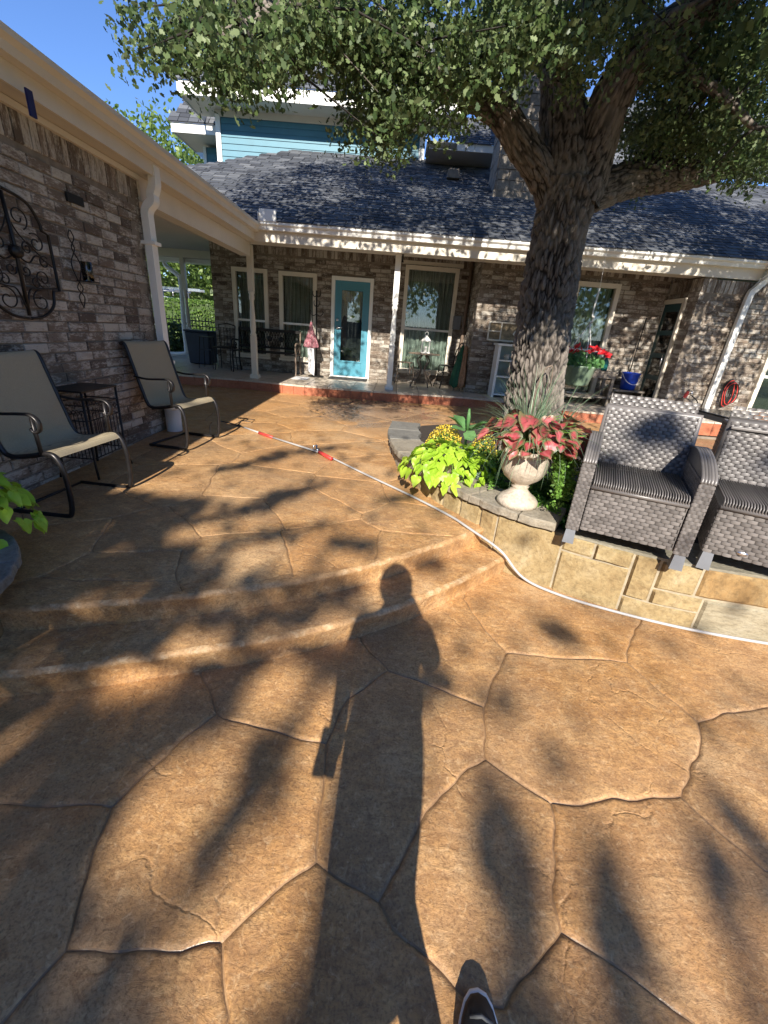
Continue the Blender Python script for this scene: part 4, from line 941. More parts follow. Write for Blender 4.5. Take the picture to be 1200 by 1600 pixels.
# loose jacket hem so the shadow reads as one broad figure
mb = MB()
mb.grid(lambda u, v: (.0+(.12+.035*v)*math.cos(2*PI*u)*(1+.04*math.sin(9*u*6.28)*(1-v)), -.21+(.11-.01*v)*math.sin(2*PI*u), .46+.6*v), 24, 6); mb.build('long_shirt', 'jean', person)
phone = MB().box((.0, -.022, 1.47), (.07, .008, .10)).build('phone', 'pot', person)
ob = MB().box((-.205, -.05, .735), (.075, .02, .12), jit=.004).build('cloth_in_hand', 'jean', person)
def shoe(x, y, rot):
    R = rz(rot); t = Vector((x, y, 0)); n = 20
    sg = lambda v, e: math.copysign(abs(v)**e, v); out = [(.054*sg(math.sin(a), .8)*(1-.06*math.cos(a)), .145*sg(math.cos(a), .85)) for a in [2*PI*k/n for k in range(n)]]
    so_ = MB(); vs = []
    for z, s_ in ((.002, 1.0), (.03, 1.02), (.034, .97)): vs += [R @ Vector((a*s_, b*s_, z))+t for a, b in out]
    so_.add(vs, [(i+r*n, (i+1) % n+r*n, (i+1) % n+(r+1)*n, i+(r+1)*n) for r in range(2) for i in range(n)]+[tuple(range(2*n, 3*n))], 0, True); s_o = so_.build('shoe', 'rubber', person, label='black canvas shoe with white rubber rim')
    up = MB(); vs = []
    for r, (z, s_, dy) in enumerate(((.0345, .95, 0), (.052, .90, -.002), (.066, .70, -.018), (.074, .36, -.03))): vs += [R @ Vector((a*s_, b*s_+dy, z+.02*max(0, -b/.14)))+t for a, b in out]
    up.add(vs, [(i+r*n, (i+1) % n+r*n, (i+1) % n+(r+1)*n, i+(r+1)*n) for r in range(3) for i in range(n)]+[tuple(range(3*n, 4*n))], 0, True); up.build('upper', 'shoe', s_o)
    la = MB()
    for k in range(5):
        yy_ = .085-.032*k; la.tube([R @ Vector((-.026, yy_, .060))+t, R @ Vector((0, yy_+.002, .071+.003*k))+t, R @ Vector((.026, yy_-.004, .060))+t], .0045, 5, flat=.5)
    la.build('laces', 'lace2', s_o, kind='stuff')
shoe(.305, .358, -.12); shoe(-.10, -.16, .1)

# ================================================================== STONE FLOWER BED (right)
WC = [(.06, 5.35), (.02, 4.9), (.03, 4.5), (.09, 4.08), (.2, 3.65), (.4, 3.2), (.62, 2.88), (.85, 2.63), (1.19, 2.41), (1.5, 2.24), (1.78, 2.13), (2.29, 2.03), (3.0, 1.96), (4.2, 1.95)]
WP = smooth_path([(x, y, 0) for x, y in WC], 8)
WL = [0]
for a, b in zip(WP, WP[1:]): WL.append(WL[-1]+(b-a).length)
def wat(s):
    s = max(0, min(WL[-1]-1e-4, s)); i = max(k for k in range(len(WL)-1) if WL[k] <= s); t = (s-WL[i])/(WL[i+1]-WL[i]); p = WP[i].lerp(WP[i+1], t); a = WP[max(i-1, 0)]; b = WP[min(i+2, len(WP)-1)]; d = (b-a).normalized(); return p, Vector((-d.y, d.x, 0))   # n points into the bed
def s_of_x(x): return next(WL[i] for i, p in enumerate(WP) if p.x >= x and p.y < 4.5)
bed = thing('stone_flower_bed', 'curved limestone walled flower bed around the oak, capped with rough stone', 'flower bed', (1.5, 3.6, 0))
core = MB(); inn = [wat(s) for s in np.linspace(0, WL[-1], 60)]
outl = [(p+n*.05) for p, n in inn]
polyb = [(p.x, p.y) for p in outl]+[(4.2, 3.4), (4.2, 5.6), (3.2, 5.9), (1.8, 6.0), (.8, 5.85), (.3, 5.6)]
core.prism(polyb, -.04, .365); core.build('wall_core', 'mortar', bed)
MB().prism([(wat(s)[0]+wat(s)[1]*.30).xy[:] for s in np.linspace(0, WL[-1], 40)]+[(4.15, 3.4), (4.15, 5.55), (3.2, 5.85), (1.8, 5.95), (.85, 5.8), (.4, 5.5)], .36, .40).build('soil', 'soil', bed, kind='stuff')
def wall_stone(s0, s1, z0, z1, mat, proud=0.0, th=.06, name='stone'):
    g = .007; s0 += g; s1 -= g; z0 += g; z1 -= g; m = max(1, int((s1-s0)/.05)); mb = MB(); vs = []
    bul = random.uniform(.004, .022)+proud; ph = random.uniform(0, 50)
    nz = 3; e = .012
    rows = [(z0, 0), (z0+e, 1), ((z0+z1)/2, 1), (z1-e, 1), (z1, 0)]
    cols = [s0]+[s0+e+(s1-s0-2*e)*k/m for k in range(m+1)]+[s1]
    for z, q in rows:
        for i, s in enumerate(cols):
            p, n = wat(s); on = q and 0 < i < len(cols)-1
            d = (bul+.007*noise.noise(Vector((s*9+ph, z*11, ph)))) if on else -.004
            v = p-n*d; wj = .004*noise.noise(Vector((s*14, z*14, ph+3))); vs.append((v.x, v.y, z+wj))
    nc = len(cols); f = [(r*nc+i, r*nc+i+1, (r+1)*nc+i+1, (r+1)*nc+i) for r in range(4) for i in range(nc-1)]
    o = len(vs)
    for z in (z0, z1):
        for s in (s0, s1): p, n = wat(s); v = p+n*th; vs.append((v.x, v.y, z))
    f += [(o+1, o, 0, nc-1) if 0 else (0, o, o+1, nc-1), (4*nc, 4*nc+nc-1, o+3, o+2)] if 0 else []
    f += [tuple([o]+[i for i in range(nc)]+[o+1]), tuple([o+3]+[4*nc+i for i in range(nc-1, -1, -1)]+[o+2]), tuple([o]+[o+2]+[r*nc for r in (4, 3, 2, 1, 0)]), tuple([o+1]+[r*nc+nc-1 for r in range(5)]+[o+3])]
    mb.add(vs, f, 0, False); return mb.build(name, mat, bed)
X0 = s_of_x(.78)
s = 0; ws = [.24, .22, .25, .2, .19, .12, .19, .16, .14, .13, .17, .15, .16, .2, .2]; k = 0
zz = lambda s: .20 if wat(s)[0].y > 2.95 else (.08 if wat(s)[0].y > 2.7 else -.02)
while s < X0-.05:
    e_ = min(s+ws[k % len(ws)], X0) if X0-s-ws[k % len(ws)] > .08 else X0
    wall_stone(s, e_, zz((s+e_)/2), .405, random.choice(['ston', 'ston', 'ston4', 'ston']) if wat(s)[0].y < 4 else 'cope'); s = e_; k += 1
SX = s_of_x
wall_stone(X0, SX(1.12), -.02, .405, 'ston')
for x0, x1, z0, z1, m in ((1.12, 1.50, -.02, .29, 'ston'), (1.12, 1.30, .29, .405, 'ston'), (1.30, 1.50, .29, .405, 'ston'), (1.50, 1.62, .11, .405, 'ston'), (1.50, 1.86, -.02, .11, 'ston'), (1.62, 1.83, .21, .405, 'ston'), (1.62, 1.88, .11, .21, 'ston'),
                          (1.83, 2.16, .21, .405, 'ston2'), (2.16, 2.22, .21, .24, 'ston'), (2.16, 2.55, .24, .405, 'ston'), (2.22, 2.4, .12, .24, 'ston2'), (1.88, 2.22, -.02, .21, 'ston4'), (2.22, 2.5, -.02, .12, 'ston4'), (2.4, 2.8, .12, .24, 'ston'), (2.5, 3.0, -.02, .12, 'ston2'), (2.55, 3.1, .24, .405, 'ston'), (2.8, 3.3, .12, .24, 'ston3'), (3.0, 3.6, -.02, .12, 'ston'), (3.1, 3.7, .24, .405, 'ston2'), (3.3, 4.1, .12, .24, 'ston'), (3.6, 4.15, -.02, .12, 'ston3'), (3.7, 4.15, .24, .405, 'ston')):
    wall_stone(SX(x0), SX(x1), z0, z1, m)
mb = MB(); ss_ = np.linspace(0.01, WL[-1]-.01, 90)
mb.grid(lambda u, v: (lambda q: (q[0].x+q[1].x*.006, q[0].y+q[1].y*.006, -.02+.42*v))(wat(.01+(WL[-1]-.02)*u)), 90, 1); mb.build('joint_mortar', 'grout', bed)
# flat ledge behind the right part of the wall
mb = MB(); ss = np.linspace(SX(1.12), WL[-1]-.02, 24); mb.prism([(wat(s)[0]+wat(s)[1]*.0).xy[:] for s in ss]+[(wat(s)[0]+wat(s)[1]*.34).xy[:] for s in ss[::-1]], .396, .412); mb.build('ledge', 'ston3', bed)
# coping
def cope(s0, s1, mat, win=.30, over=.045, z0=.415, th=.055, cut=0):
    m = max(2, int((s1-s0)/.04)); top = []; bot = []; ph = random.uniform(0, 30)
    A = []; B = []
    for i in range(m+1):
        s = s0+.006+(s1-s0-.012)*i/m; p, n = wat(s); r = .016*noise.noise(Vector((s*9, ph, 0)))+.008*noise.noise(Vector((s*30, ph, 0)))
        A.append(p-n*(over+r)); B.append(p+n*(win+.05*noise.noise(Vector((s*4, ph, 7)))+cut*abs(i/m-.5)))
    ring = A+B[::-1]; n_ = len(ring); mb = MB(); vs = []
    for z, sh in ((z0, .985), (z0+.006, 1), (z0+th*.5, 1.0), (z0+th-.008, .995), (z0+th, .965)):
        c = sum(ring, Vector())/n_
        for j, p in enumerate(ring):
            q = c+(p-c)*sh; dz = .004*noise.noise(Vector((q.x*9, q.y*9, ph))); o_ = .007*noise.noise(Vector((q.x*28, q.y*28, z*90))); dd = (p-c).normalized(); vs.append((q.x+dd.x*o_, q.y+dd.y*o_, z+dz))
    f = [(r*n_+i, r*n_+(i+1) % n_, (r+1)*n_+(i+1) % n_, (r+1)*n_+i) for r in range(4) for i in range(n_)]+[tuple(4*n_+i for i in range(n_)), tuple(range(n_-1, -1, -1))]
    mb.add(vs, f); mb.build('coping_stone', mat, bed)
b_ = [0.02, .52, 1.02, 1.47, 2.0, 2.52, 2.98]
sc0 = s_of_x(1.08); b_ = [0.02, .50, .98, 1.5, 2.05, 2.62, sc0-.24, sc0] if sc0 > 3 else [0.02, .5, 1.0, 1.5, sc0-.75, sc0-.22, sc0]
for a, b in zip(b_, b_[1:]): cope(a, b, 'slate' if a < .9 else 'cope')

# ================================================================== LEFT PLANTER
lp = thing('round_stone_planter', 'dark slate capped low stone planter at the left edge beside the steps', 'planter', (-2.3, 1.2, 0))
pc = Vector((-2.20, 1.22, 0))
for k in range(14):
    a0, a1 = k*2*PI/14+.1, (k+1)*2*PI/14+.1-.02; mb = MB()
    pts = [(pc.x+r*math.cos(a), pc.y+r*math.sin(a)) for r, aa in ((.60, np.linspace(a0, a1, 5)), (.48, np.linspace(a1, a0, 5))) for a in aa]
    mb.prism(pts, .0, .40); mb.build('stone', ['ston2', 'ston2', 'ston3'][k % 3], lp, bevel=.012)
for k in range(7):
    a0, a1 = k*2*PI/7-.35, (k+1)*2*PI/7-.35-.012; pts = []
    for a in np.linspace(a0, a1, 14): r = .70+.012*noise.noise(Vector((a*9, 0, 3))); pts.append((pc.x+r*math.cos(a), pc.y+r*math.sin(a)))
    for a in np.linspace(a1, a0, 8): pts.append((pc.x+.38*math.cos(a), pc.y+.38*math.sin(a)))
    MB().prism(pts, .402, .452).build('coping_stone', 'slate', lp, bevel=.01)
MB().lathe([(.001, .36), (.47, .36), (.47, .385), (.001, .39)], pc, 24).build('soil', 'soil', lp, kind='stuff')

# ================================================================== PLANTS
def leaf_obj_meshes(shape, size, mat, nv, fold=.25, droop=.3, uv=False):
    out = []
    sh = SHAPES[shape]
    for _ in range(nv):
        mb = MB(); n = len(sh); k = random.uniform(.85, 1.15); vs = []
        def Z(x, y): return fold*abs(x)-droop*y*y+.06*math.sin(x*9+_)+.04*math.sin(y*11+_*2)
        c = (0, .42); rings = [1.0, .62]
        for q in rings:
            for x, y in sh:
                X, Y = c[0]+(x-c[0])*q, c[1]+(y-c[1])*q; vs.append((X*size*k, Y*size*k, Z(X, Y)*size*k))
        vs.append((0, c[1]*size*k, Z(0, c[1])*size*k))
        f = [(i, (i+1) % n, n+(i+1) % n, n+i) for i in range(n)]+[(n+i, n+(i+1) % n, 2*n) for i in range(n)]
        mb.add(vs, f, 0, True); me = mb.mesh('leaf', mat)
        if uv:
            l = me.uv_layers.new(name='UVMap'); 
            for lp_ in me.loops:
                v = lp_.vertex_index; e = 1.0 if v < n else (.58 if v < 2*n else 0.0); l.data[lp_.index].uv = (e, abs(me.vertices[v].co.x)/size)
        out.append(me)
    return out
HEART = [(0, .06), (.14, -.05), (.30, -.02), (.44, .14), (.46, .34), (.34, .60), (.16, .84), (0, 1.02), (-.16, .84), (-.34, .60), (-.46, .34), (-.44, .14), (-.30, -.02), (-.14, -.05)]
SHAPES['heart2'] = HEART; SHAPES['heart3'] = [(x*1.15, y*.92) for x, y in HEART]
lime_l = leaf_obj_meshes('heart2', .085, 'lime', 5, .3, .25)
cal_l = leaf_obj_meshes('heart3', .11, 'calad', 4, .22, .22, True)
def orient(p, nrm, az, tilt):
    # leaf lies in its XY plane, tip +Y; az = heading of the tip, tilt = downward pitch of the tip
    return Matrix.Translation(p) @ rz(az-PI/2).to_4x4() @ rx(-tilt).to_4x4() @ ry(random.uniform(-.35, .35)).to_4x4()
def vine(name, lab, c, R, h, n, sag, meshes, group, cat='plant', stretch=1.0, pot=None, ang0=0, ang1=2*PI):
    t = thing(name, lab, cat, c, group); C_ = Vector(c)
    for _ in range(n):
        a = random.uniform(ang0, ang1); r = math.sqrt(random.random()); p = C_+Vector((math.cos(a)*R*r*stretch, math.sin(a)*R*r, h*(1-r**2)-sag*r**4+random.uniform(-.02, .02)))
        link('leaf', random.choice(meshes), t, mw=orient(p, None, a+random.uniform(-.6, .6), .1+.9*r**2+random.uniform(-.3, .3)))
    mb = MB()
    for k in range(16):
        a = random.uniform(0, 2*PI); mb.tube([C_+Vector((0, 0, -.02)), C_+Vector((math.cos(a)*R*.5*stretch, math.sin(a)*R*.5, h*.6)), C_+Vector((math.cos(a)*R*.85*stretch, math.sin(a)*R*.85, h*.2-sag*.4))], .003, 5, cap=False)
    mb.build('stems', 'fern', t, kind='stuff'); return t
SVG = 'lime sweet potato vines in pots'
def bowl(loc, r, h, mat, lab, cat='pot', name='flower_pot', group=None):
    t = thing(name, lab, cat, loc, group); mb = MB(); mb.lathe([(.001, 0), (r*.6, 0), (r*.85, h*.5), (r, h*.92), (r*1.06, h*.93), (r*1.06, h), (r*.95, h), (r*.9, h*.8), (.001, h*.78)], loc, 28); mb.build('bowl', mat, t)
    MB().lathe([(.001, h*.79), (r*.9, h*.81), (r*.88, h*.83), (.001, h*.85)], loc, 20).build('soil', 'soil', t, kind='stuff'); return t
b1 = wat(s_of_x(.40)-.05); pl1 = (b1[0]+b1[1]*.10); bowl((.50, 3.34, .47), .15, .11, 'urn', 'cream bowl under the lime vine on the bed coping', 'bowl', 'flower_bowl')
vine('sweet_potato_vine', 'lime green heart leaved vine spilling over the curved bed coping', (.48, 3.30, .58), .33, .13, 200, .10, lime_l, None, stretch=1.15)
bowl((-2.04, 1.66, .452), .13, .13, 'pot', 'black pot under the bright vine on the left planter')
vine('sweet_potato_vine', 'bright green vine in a black pot at the left edge of the photo', (-2.0, 1.80, .585), .27, .17, 170, .12, lime_l, None)
# urn
UX, UY = .905, 2.73
urn = thing('garden_urn', 'cream cast stone urn with red leaved plants standing on the bed coping', 'urn', (UX, UY, .47))
MB().lathe([(.001, 0), (.135, 0), (.138, .03), (.128, .045), (.115, .06), (.08, .085), (.058, .11), (.052, .125), (.062, .135), (.052, .145), (.075, .165), (.12, .20), (.148, .25), (.158, .31), (.156, .345), (.150, .355), (.166, .365), (.172, .38), (.166, .395), (.150, .395), (.145, .36), (.001, .355)], (UX, UY, .47), 44).build('bowl', 'urn', urn)
MB().lathe([(.001, .357), (.143, .36), (.14, .365), (.001, .372)], (UX, UY, .47), 20).build('soil', 'soil', urn, kind='stuff')
cal = thing('caladium', 'red caladium with green leaf edges crowding the cream urn', 'plant', (UX, UY, .83)); st = MB()
for k in range(74):
    a = random.uniform(PI*.85, PI*2.15) if k % 5 else random.uniform(0, 2*PI); r = random.uniform(.07, .27); z = .10+.14*random.random()-(r-.1)*.55
    p = Vector((UX+.03+math.cos(a)*r*1.15, UY+math.sin(a)*r, .87+z)); link('leaf', random.choice(cal_l), cal, mw=orient(p, None, a+random.uniform(-.7, .7), .25+random.uniform(-.5, .9)) @ Matrix.Scale(random.uniform(.7, 1.12), 4))
    st.tube([(UX+math.cos(a)*.04, UY+math.sin(a)*.04, .83), (UX+math.cos(a)*r*.6, UY+math.sin(a)*r*.6, .87+z*.8), tuple(p)], .0025, 4, cap=False)
st.build('stems', 'fern', cal, kind='stuff')
def grass(lab, c, n, L_, spread, mat, name='ornamental_grass', wid=.0035, back=0):
    t = thing(name, lab, 'grass', c); mb = MB(); C_ = Vector(c)
    for _ in range(n):
        a = random.uniform(0, 2*PI); e = random.uniform(.1, 1)*spread; l = L_*random.uniform(.6, 1.1); d = Vector((math.cos(a), math.sin(a)+back, 0)); s_ = Vector((-math.sin(a), math.cos(a), 0))*wid
        pts = []; p = C_+d*random.uniform(0, .04); el = PI/2-e*.6
        for q in range(6): pts.append(p.copy()); p += (d*math.cos(el)+Vector((0, 0, math.sin(el))))*l/5; el -= e*.30
        vs = []
        for q, p in enumerate(pts): w_ = 1-q/5.2; vs += [p-s_*w_, p+s_*w_]
        mb.add(vs, [(2*q, 2*q+1, 2*q+3, 2*q+2) for q in range(5)], 0, True)
    mb.build('blades', mat, t, kind='stuff'); return t
grass('spiky blue green grass fountain rising behind the red leaves in the urn', (UX-.0, UY+.06, .84), 300, .58, 1.6, 'grassb', wid=.0048)
grass('pale trailing grass arching right of the urn toward the wicker chair', (UX+.16, UY+.08, .83), 110, .56, 2.2, 'grassb', back=.1, wid=.0045)
def fern(lab, c, n, L_, mat='fern', name='asparagus_fern', a0=0, a1=2*PI, sag=1.2, lf=.022, cat='fern', group=None, shape='quad'):
    t = thing(name, lab, cat, c, group); C_ = Vector(c); P_ = []; mb = MB()
    for _ in range(n):
        a = random.uniform(a0, a1); d = Vector((math.cos(a), math.sin(a), 0)); p = C_.copy(); el = random.uniform(.2, 1.2); l = L_*random.uniform(.5, 1.1); path = []
        for q in range(12):
            path.append(p.copy()); p += (d*math.cos(el)+Vector((0, 0, math.sin(el))))*l/11; el = max(-1.45, el-sag*.22)
            for _k in range(9): P_.append(p+Vector((random.gauss(0, .016), random.gauss(0, .016), random.gauss(0, .014))))
        mb.tube(path, .0018, 4, cap=False)
    mb.build('stems', mat, t, kind='stuff'); link('leaves', leaves_mesh('leaves', [tuple(p) for p in P_], lf, shape, mat, bend=.05), t, 'stuff'); return t
fern('feathery green fern trailing down the right side of the cream urn', (UX+.12, UY-.05, .84), 34, .40, a0=-1.5, a1=.5, sag=1.5)
fern('low feathery fern growing between the bowl and the urn', (.80, 3.25, .42), 40, .32, sag=.7)
fern('bushy green groundcover in the bed behind the urn', (1.30, 3.05, .40), 70, .45, 'hedge', 'green_shrub', sag=.6, lf=.03, cat='shrub', shape='oval')
fern('loose green shrub in the bed left of the wicker armchair', (1.15, 2.80, .40), 40, .32, 'fern', 'green_shrub', sag=.8, lf=.028, cat='shrub', shape='oval')
fern('small leafy shrub by the oak roots behind the grass', (1.0, 3.9, .40), 40, .4, 'hedge', 'green_shrub', sag=.6, lf=.035, cat='shrub', shape='oval')
fern('green filler plant left of the yellow blooms on the coping end', (.42, 3.85, .42), 30, .26, 'fern', 'green_shrub', sag=.8, lf=.03, cat='shrub', shape='oval')
def mound(lab, c, R, h, n, mat, size, shape, name, cat='plant', st='fern'):
    t = thing(name, lab, cat, c); C_ = Vector(c); P_ = []; N_ = []
    for _ in range(n):
        a = random.uniform(0, 2*PI); r = math.sqrt(random.random()); z = math.sqrt(max(0, 1-r*r)); P_.append(tuple(C_+Vector((math.cos(a)*R*r, math.sin(a)*R*r, h*z*random.uniform(.82, 1.05))))); N_.append((math.cos(a)*r, math.sin(a)*r, z+.2))
    link('blooms' if mat == 'yell' else 'leaves', leaves_mesh('m', P_, size, shape, mat, N_, .9), t, 'stuff'); link('foliage', leaves_mesh('m', [(p[0]*.97+C_.x*.03, p[1]*.97+C_.y*.03, C_.z+(p[2]-C_.z)*.8) for p in P_[::2]], size*1.4, 'oval', st), t, 'stuff'); return t
mound('round mound of small yellow blooms behind the lime vine', (.50, 3.78, .42), .20, .34, 1500, 'yell', .016, 'quad', 'yellow_flowers', 'flowers')
mound('smaller patch of yellow blooms left of the grass', (.84, 3.70, .45), .13, .30, 600, 'yell', .016, 'quad', 'yellow_flowers', 'flowers')
mound('frosty blue succulent between the two lime vines', (.55, 3.50, .45), .16, .20, 700, 'succ', .022, 'oval', 'blue_succulent', st='succ')
mound('frosty blue succulent beside the urn foot', (.72, 3.28, .43), .13, .19, 500, 'succ', .022, 'oval', 'blue_succulent', st='succ')
bl = thing('broad_leaf_plant', 'upright plant with broad pale leaves above the yellow blooms', 'plant', (.68, 3.75, .42))
bm = leaf_obj_meshes('oval', .19, 'bract', 3, .35, .15)
for k in range(10): a = k*.95; link('leaf', bm[k % 3], bl, mw=orient(Vector((.68+.03*math.cos(a), 3.75+.03*math.sin(a), .74)), None, a, -.75+.9*(k % 3)/2))
MB().tube([(.68, 3.75, .42), (.68, 3.75, .76)], .012, 6).build('stem', 'bract', bl)
mb = MB(); mb.tube([(.68, 3.75, .74), (.675, 3.75, .86), (.67, 3.75, .93)], [.014, .018, .008], 7); mb.build('bud', 'bract', bl)
# stake and shepherd hooks
q = atY(842, 590, 4.2); mb = MB(); mb.tube(smooth_path([(q.x-.02, 4.2, .4), (q.x, 4.2, 1.05), (q.x+.02, 4.2, 1.22), (q.x+.07, 4.2, 1.30), (q.x+.12, 4.2, 1.22), (q.x+.13, 4.2, .5)], 6), .007, 6); mb.build('garden_hook', 'sunlit_rust', None, label='thin rusty wire hook standing against the oak trunk', cat='hook')
q = atY(884, 560, 5.0); mb = MB(); mb.tube([(q.x-.02, 5.0, .39), (q.x+.0, 5.0, 1.18)], .008, 6); mb.tube([(q.x-.09, 5.0, .9), (q.x-.01, 5.0, .62)], .004, 5); mb.build('plant_stake', 'chrome', None, label='thin grey metal stake rising behind the grass below the hanging basket', cat='stake')
# hanging basket
HB = Vector((2.20, 5.45, 1.05)); HS = 1.25
hb = thing('hanging_basket', 'sage green hanging basket of red flowers on white hangers right of the oak', 'hanging basket', HB)
MB().lathe([(.001, 0), (.13, 0), (.155, .02), (.20, .19), (.225, .215), (.23, .235), (.215, .235), (.18, .2), (.001, .19)], HB, 28).build('pot', 'basket', hb)
MB().lathe([(.001, .192), (.15, .20), (.14, .212), (.001, .22)], HB, 20).build('soil', 'soil', hb, kind='stuff')
top = HB+Vector((.02, 0, .70))
for k in range(3): a = k*2.1+.5; MB().tube([HB+Vector(((.22)*math.cos(a), .22*math.sin(a), .22)), top], .006, 5).build('hanger', 'white', hb)
mb = MB(); mb.tube(smooth_path([top, top+Vector((.02, 0, .03)), top+Vector((.025, 0, .07)), top+Vector((0, 0, .09)), top+Vector((.01, 0, .36))], 4), .009, 6); mb.tube([top+Vector((.01, 0, .36)), (2.22, 5.5, 2.62)], .0022, 4); mb.build('hook', 'white', hb)
P_ = []; R_ = []
for _ in range(420):
    a = random.uniform(0, 2*PI); r = .25*math.sqrt(random.random()); P_.append((HB.x+r*math.cos(a)*1.1, HB.y+r*math.sin(a), HB.z+.23+random.uniform(0, .17)*(1-(r/.32)**2)))
link('leaves', leaves_mesh('leaves', P_, .065, 'oval', 'bract'), hb, 'stuff')
pm = leaf_obj_meshes('oval', .04, 'red', 2, .2, .1)
fl = MB()
for k in range(5): 
    a = k*2*PI/5; R = rz(a) @ rx(.35); fl.add([R @ Vector((x*.045, y*.042, .05*abs(x)*.045)) for x, y in SHAPES['oval']], [(0, 1, 2, 3, 4, 5)])
flm = fl.mesh('flower', 'red')
for k in range(40):
    a = random.uniform(0, 2*PI); r = .25*math.sqrt(random.random()); link('flower', flm, hb, mw=Matrix.Translation((HB.x+r*math.cos(a)*1.15, HB.y+r*math.sin(a)-.02, HB.z+.33+.12*(1-(r/.3)**2))) @ rz(a).to_4x4() @ rx(random.uniform(.2, 1.0)).to_4x4() @ Matrix.Scale(random.uniform(.8, 1.25), 4))

# ================================================================== WICKER CHAIRS
def weave(wd, ht, cu_=.044, cv_=.020, dep=.0048, mats='wick'):
    """panel in XZ plane, facing -Y, lower-left corner at the origin: staggered pillow strands"""
    mb = MB(); nv = max(1, round(ht/cv_)); cv2 = ht/nv
    for j in range(nv):
        x = -(cu_/2 if j % 2 else 0)
        while x < wd-.002:
            a, b = max(0, x)+.0012, min(wd, x+cu_)-.0012
            if b-a > .006:
                z0, z1 = j*cv2+.0008, (j+1)*cv2-.0008; m = (a+b)/2; q = (b-a)*.28; zm = (z0+z1)/2
                vs = [(a, 0, z0+.002), (a, 0, z1-.002), (m-q, -dep, z0), (m-q, -dep*1.25, zm), (m-q, -dep, z1), (m+q, -dep, z0), (m+q, -dep*1.25, zm), (m+q, -dep, z1), (b, 0, z0+.002), (b, 0, z1-.002)]
                mb.add(vs, [(0, 2, 3), (0, 3, 1), (1, 3, 4), (2, 5, 6, 3), (3, 6, 7, 4), (5, 8, 6), (8, 9, 6), (9, 7, 6)], 0, True)
            x += cu_
    return mb
def tr(mb, M, mi=None):
    mb.v = [tuple(M @ Vector(v)) for v in mb.v]; return mb
T = Matrix.Translation
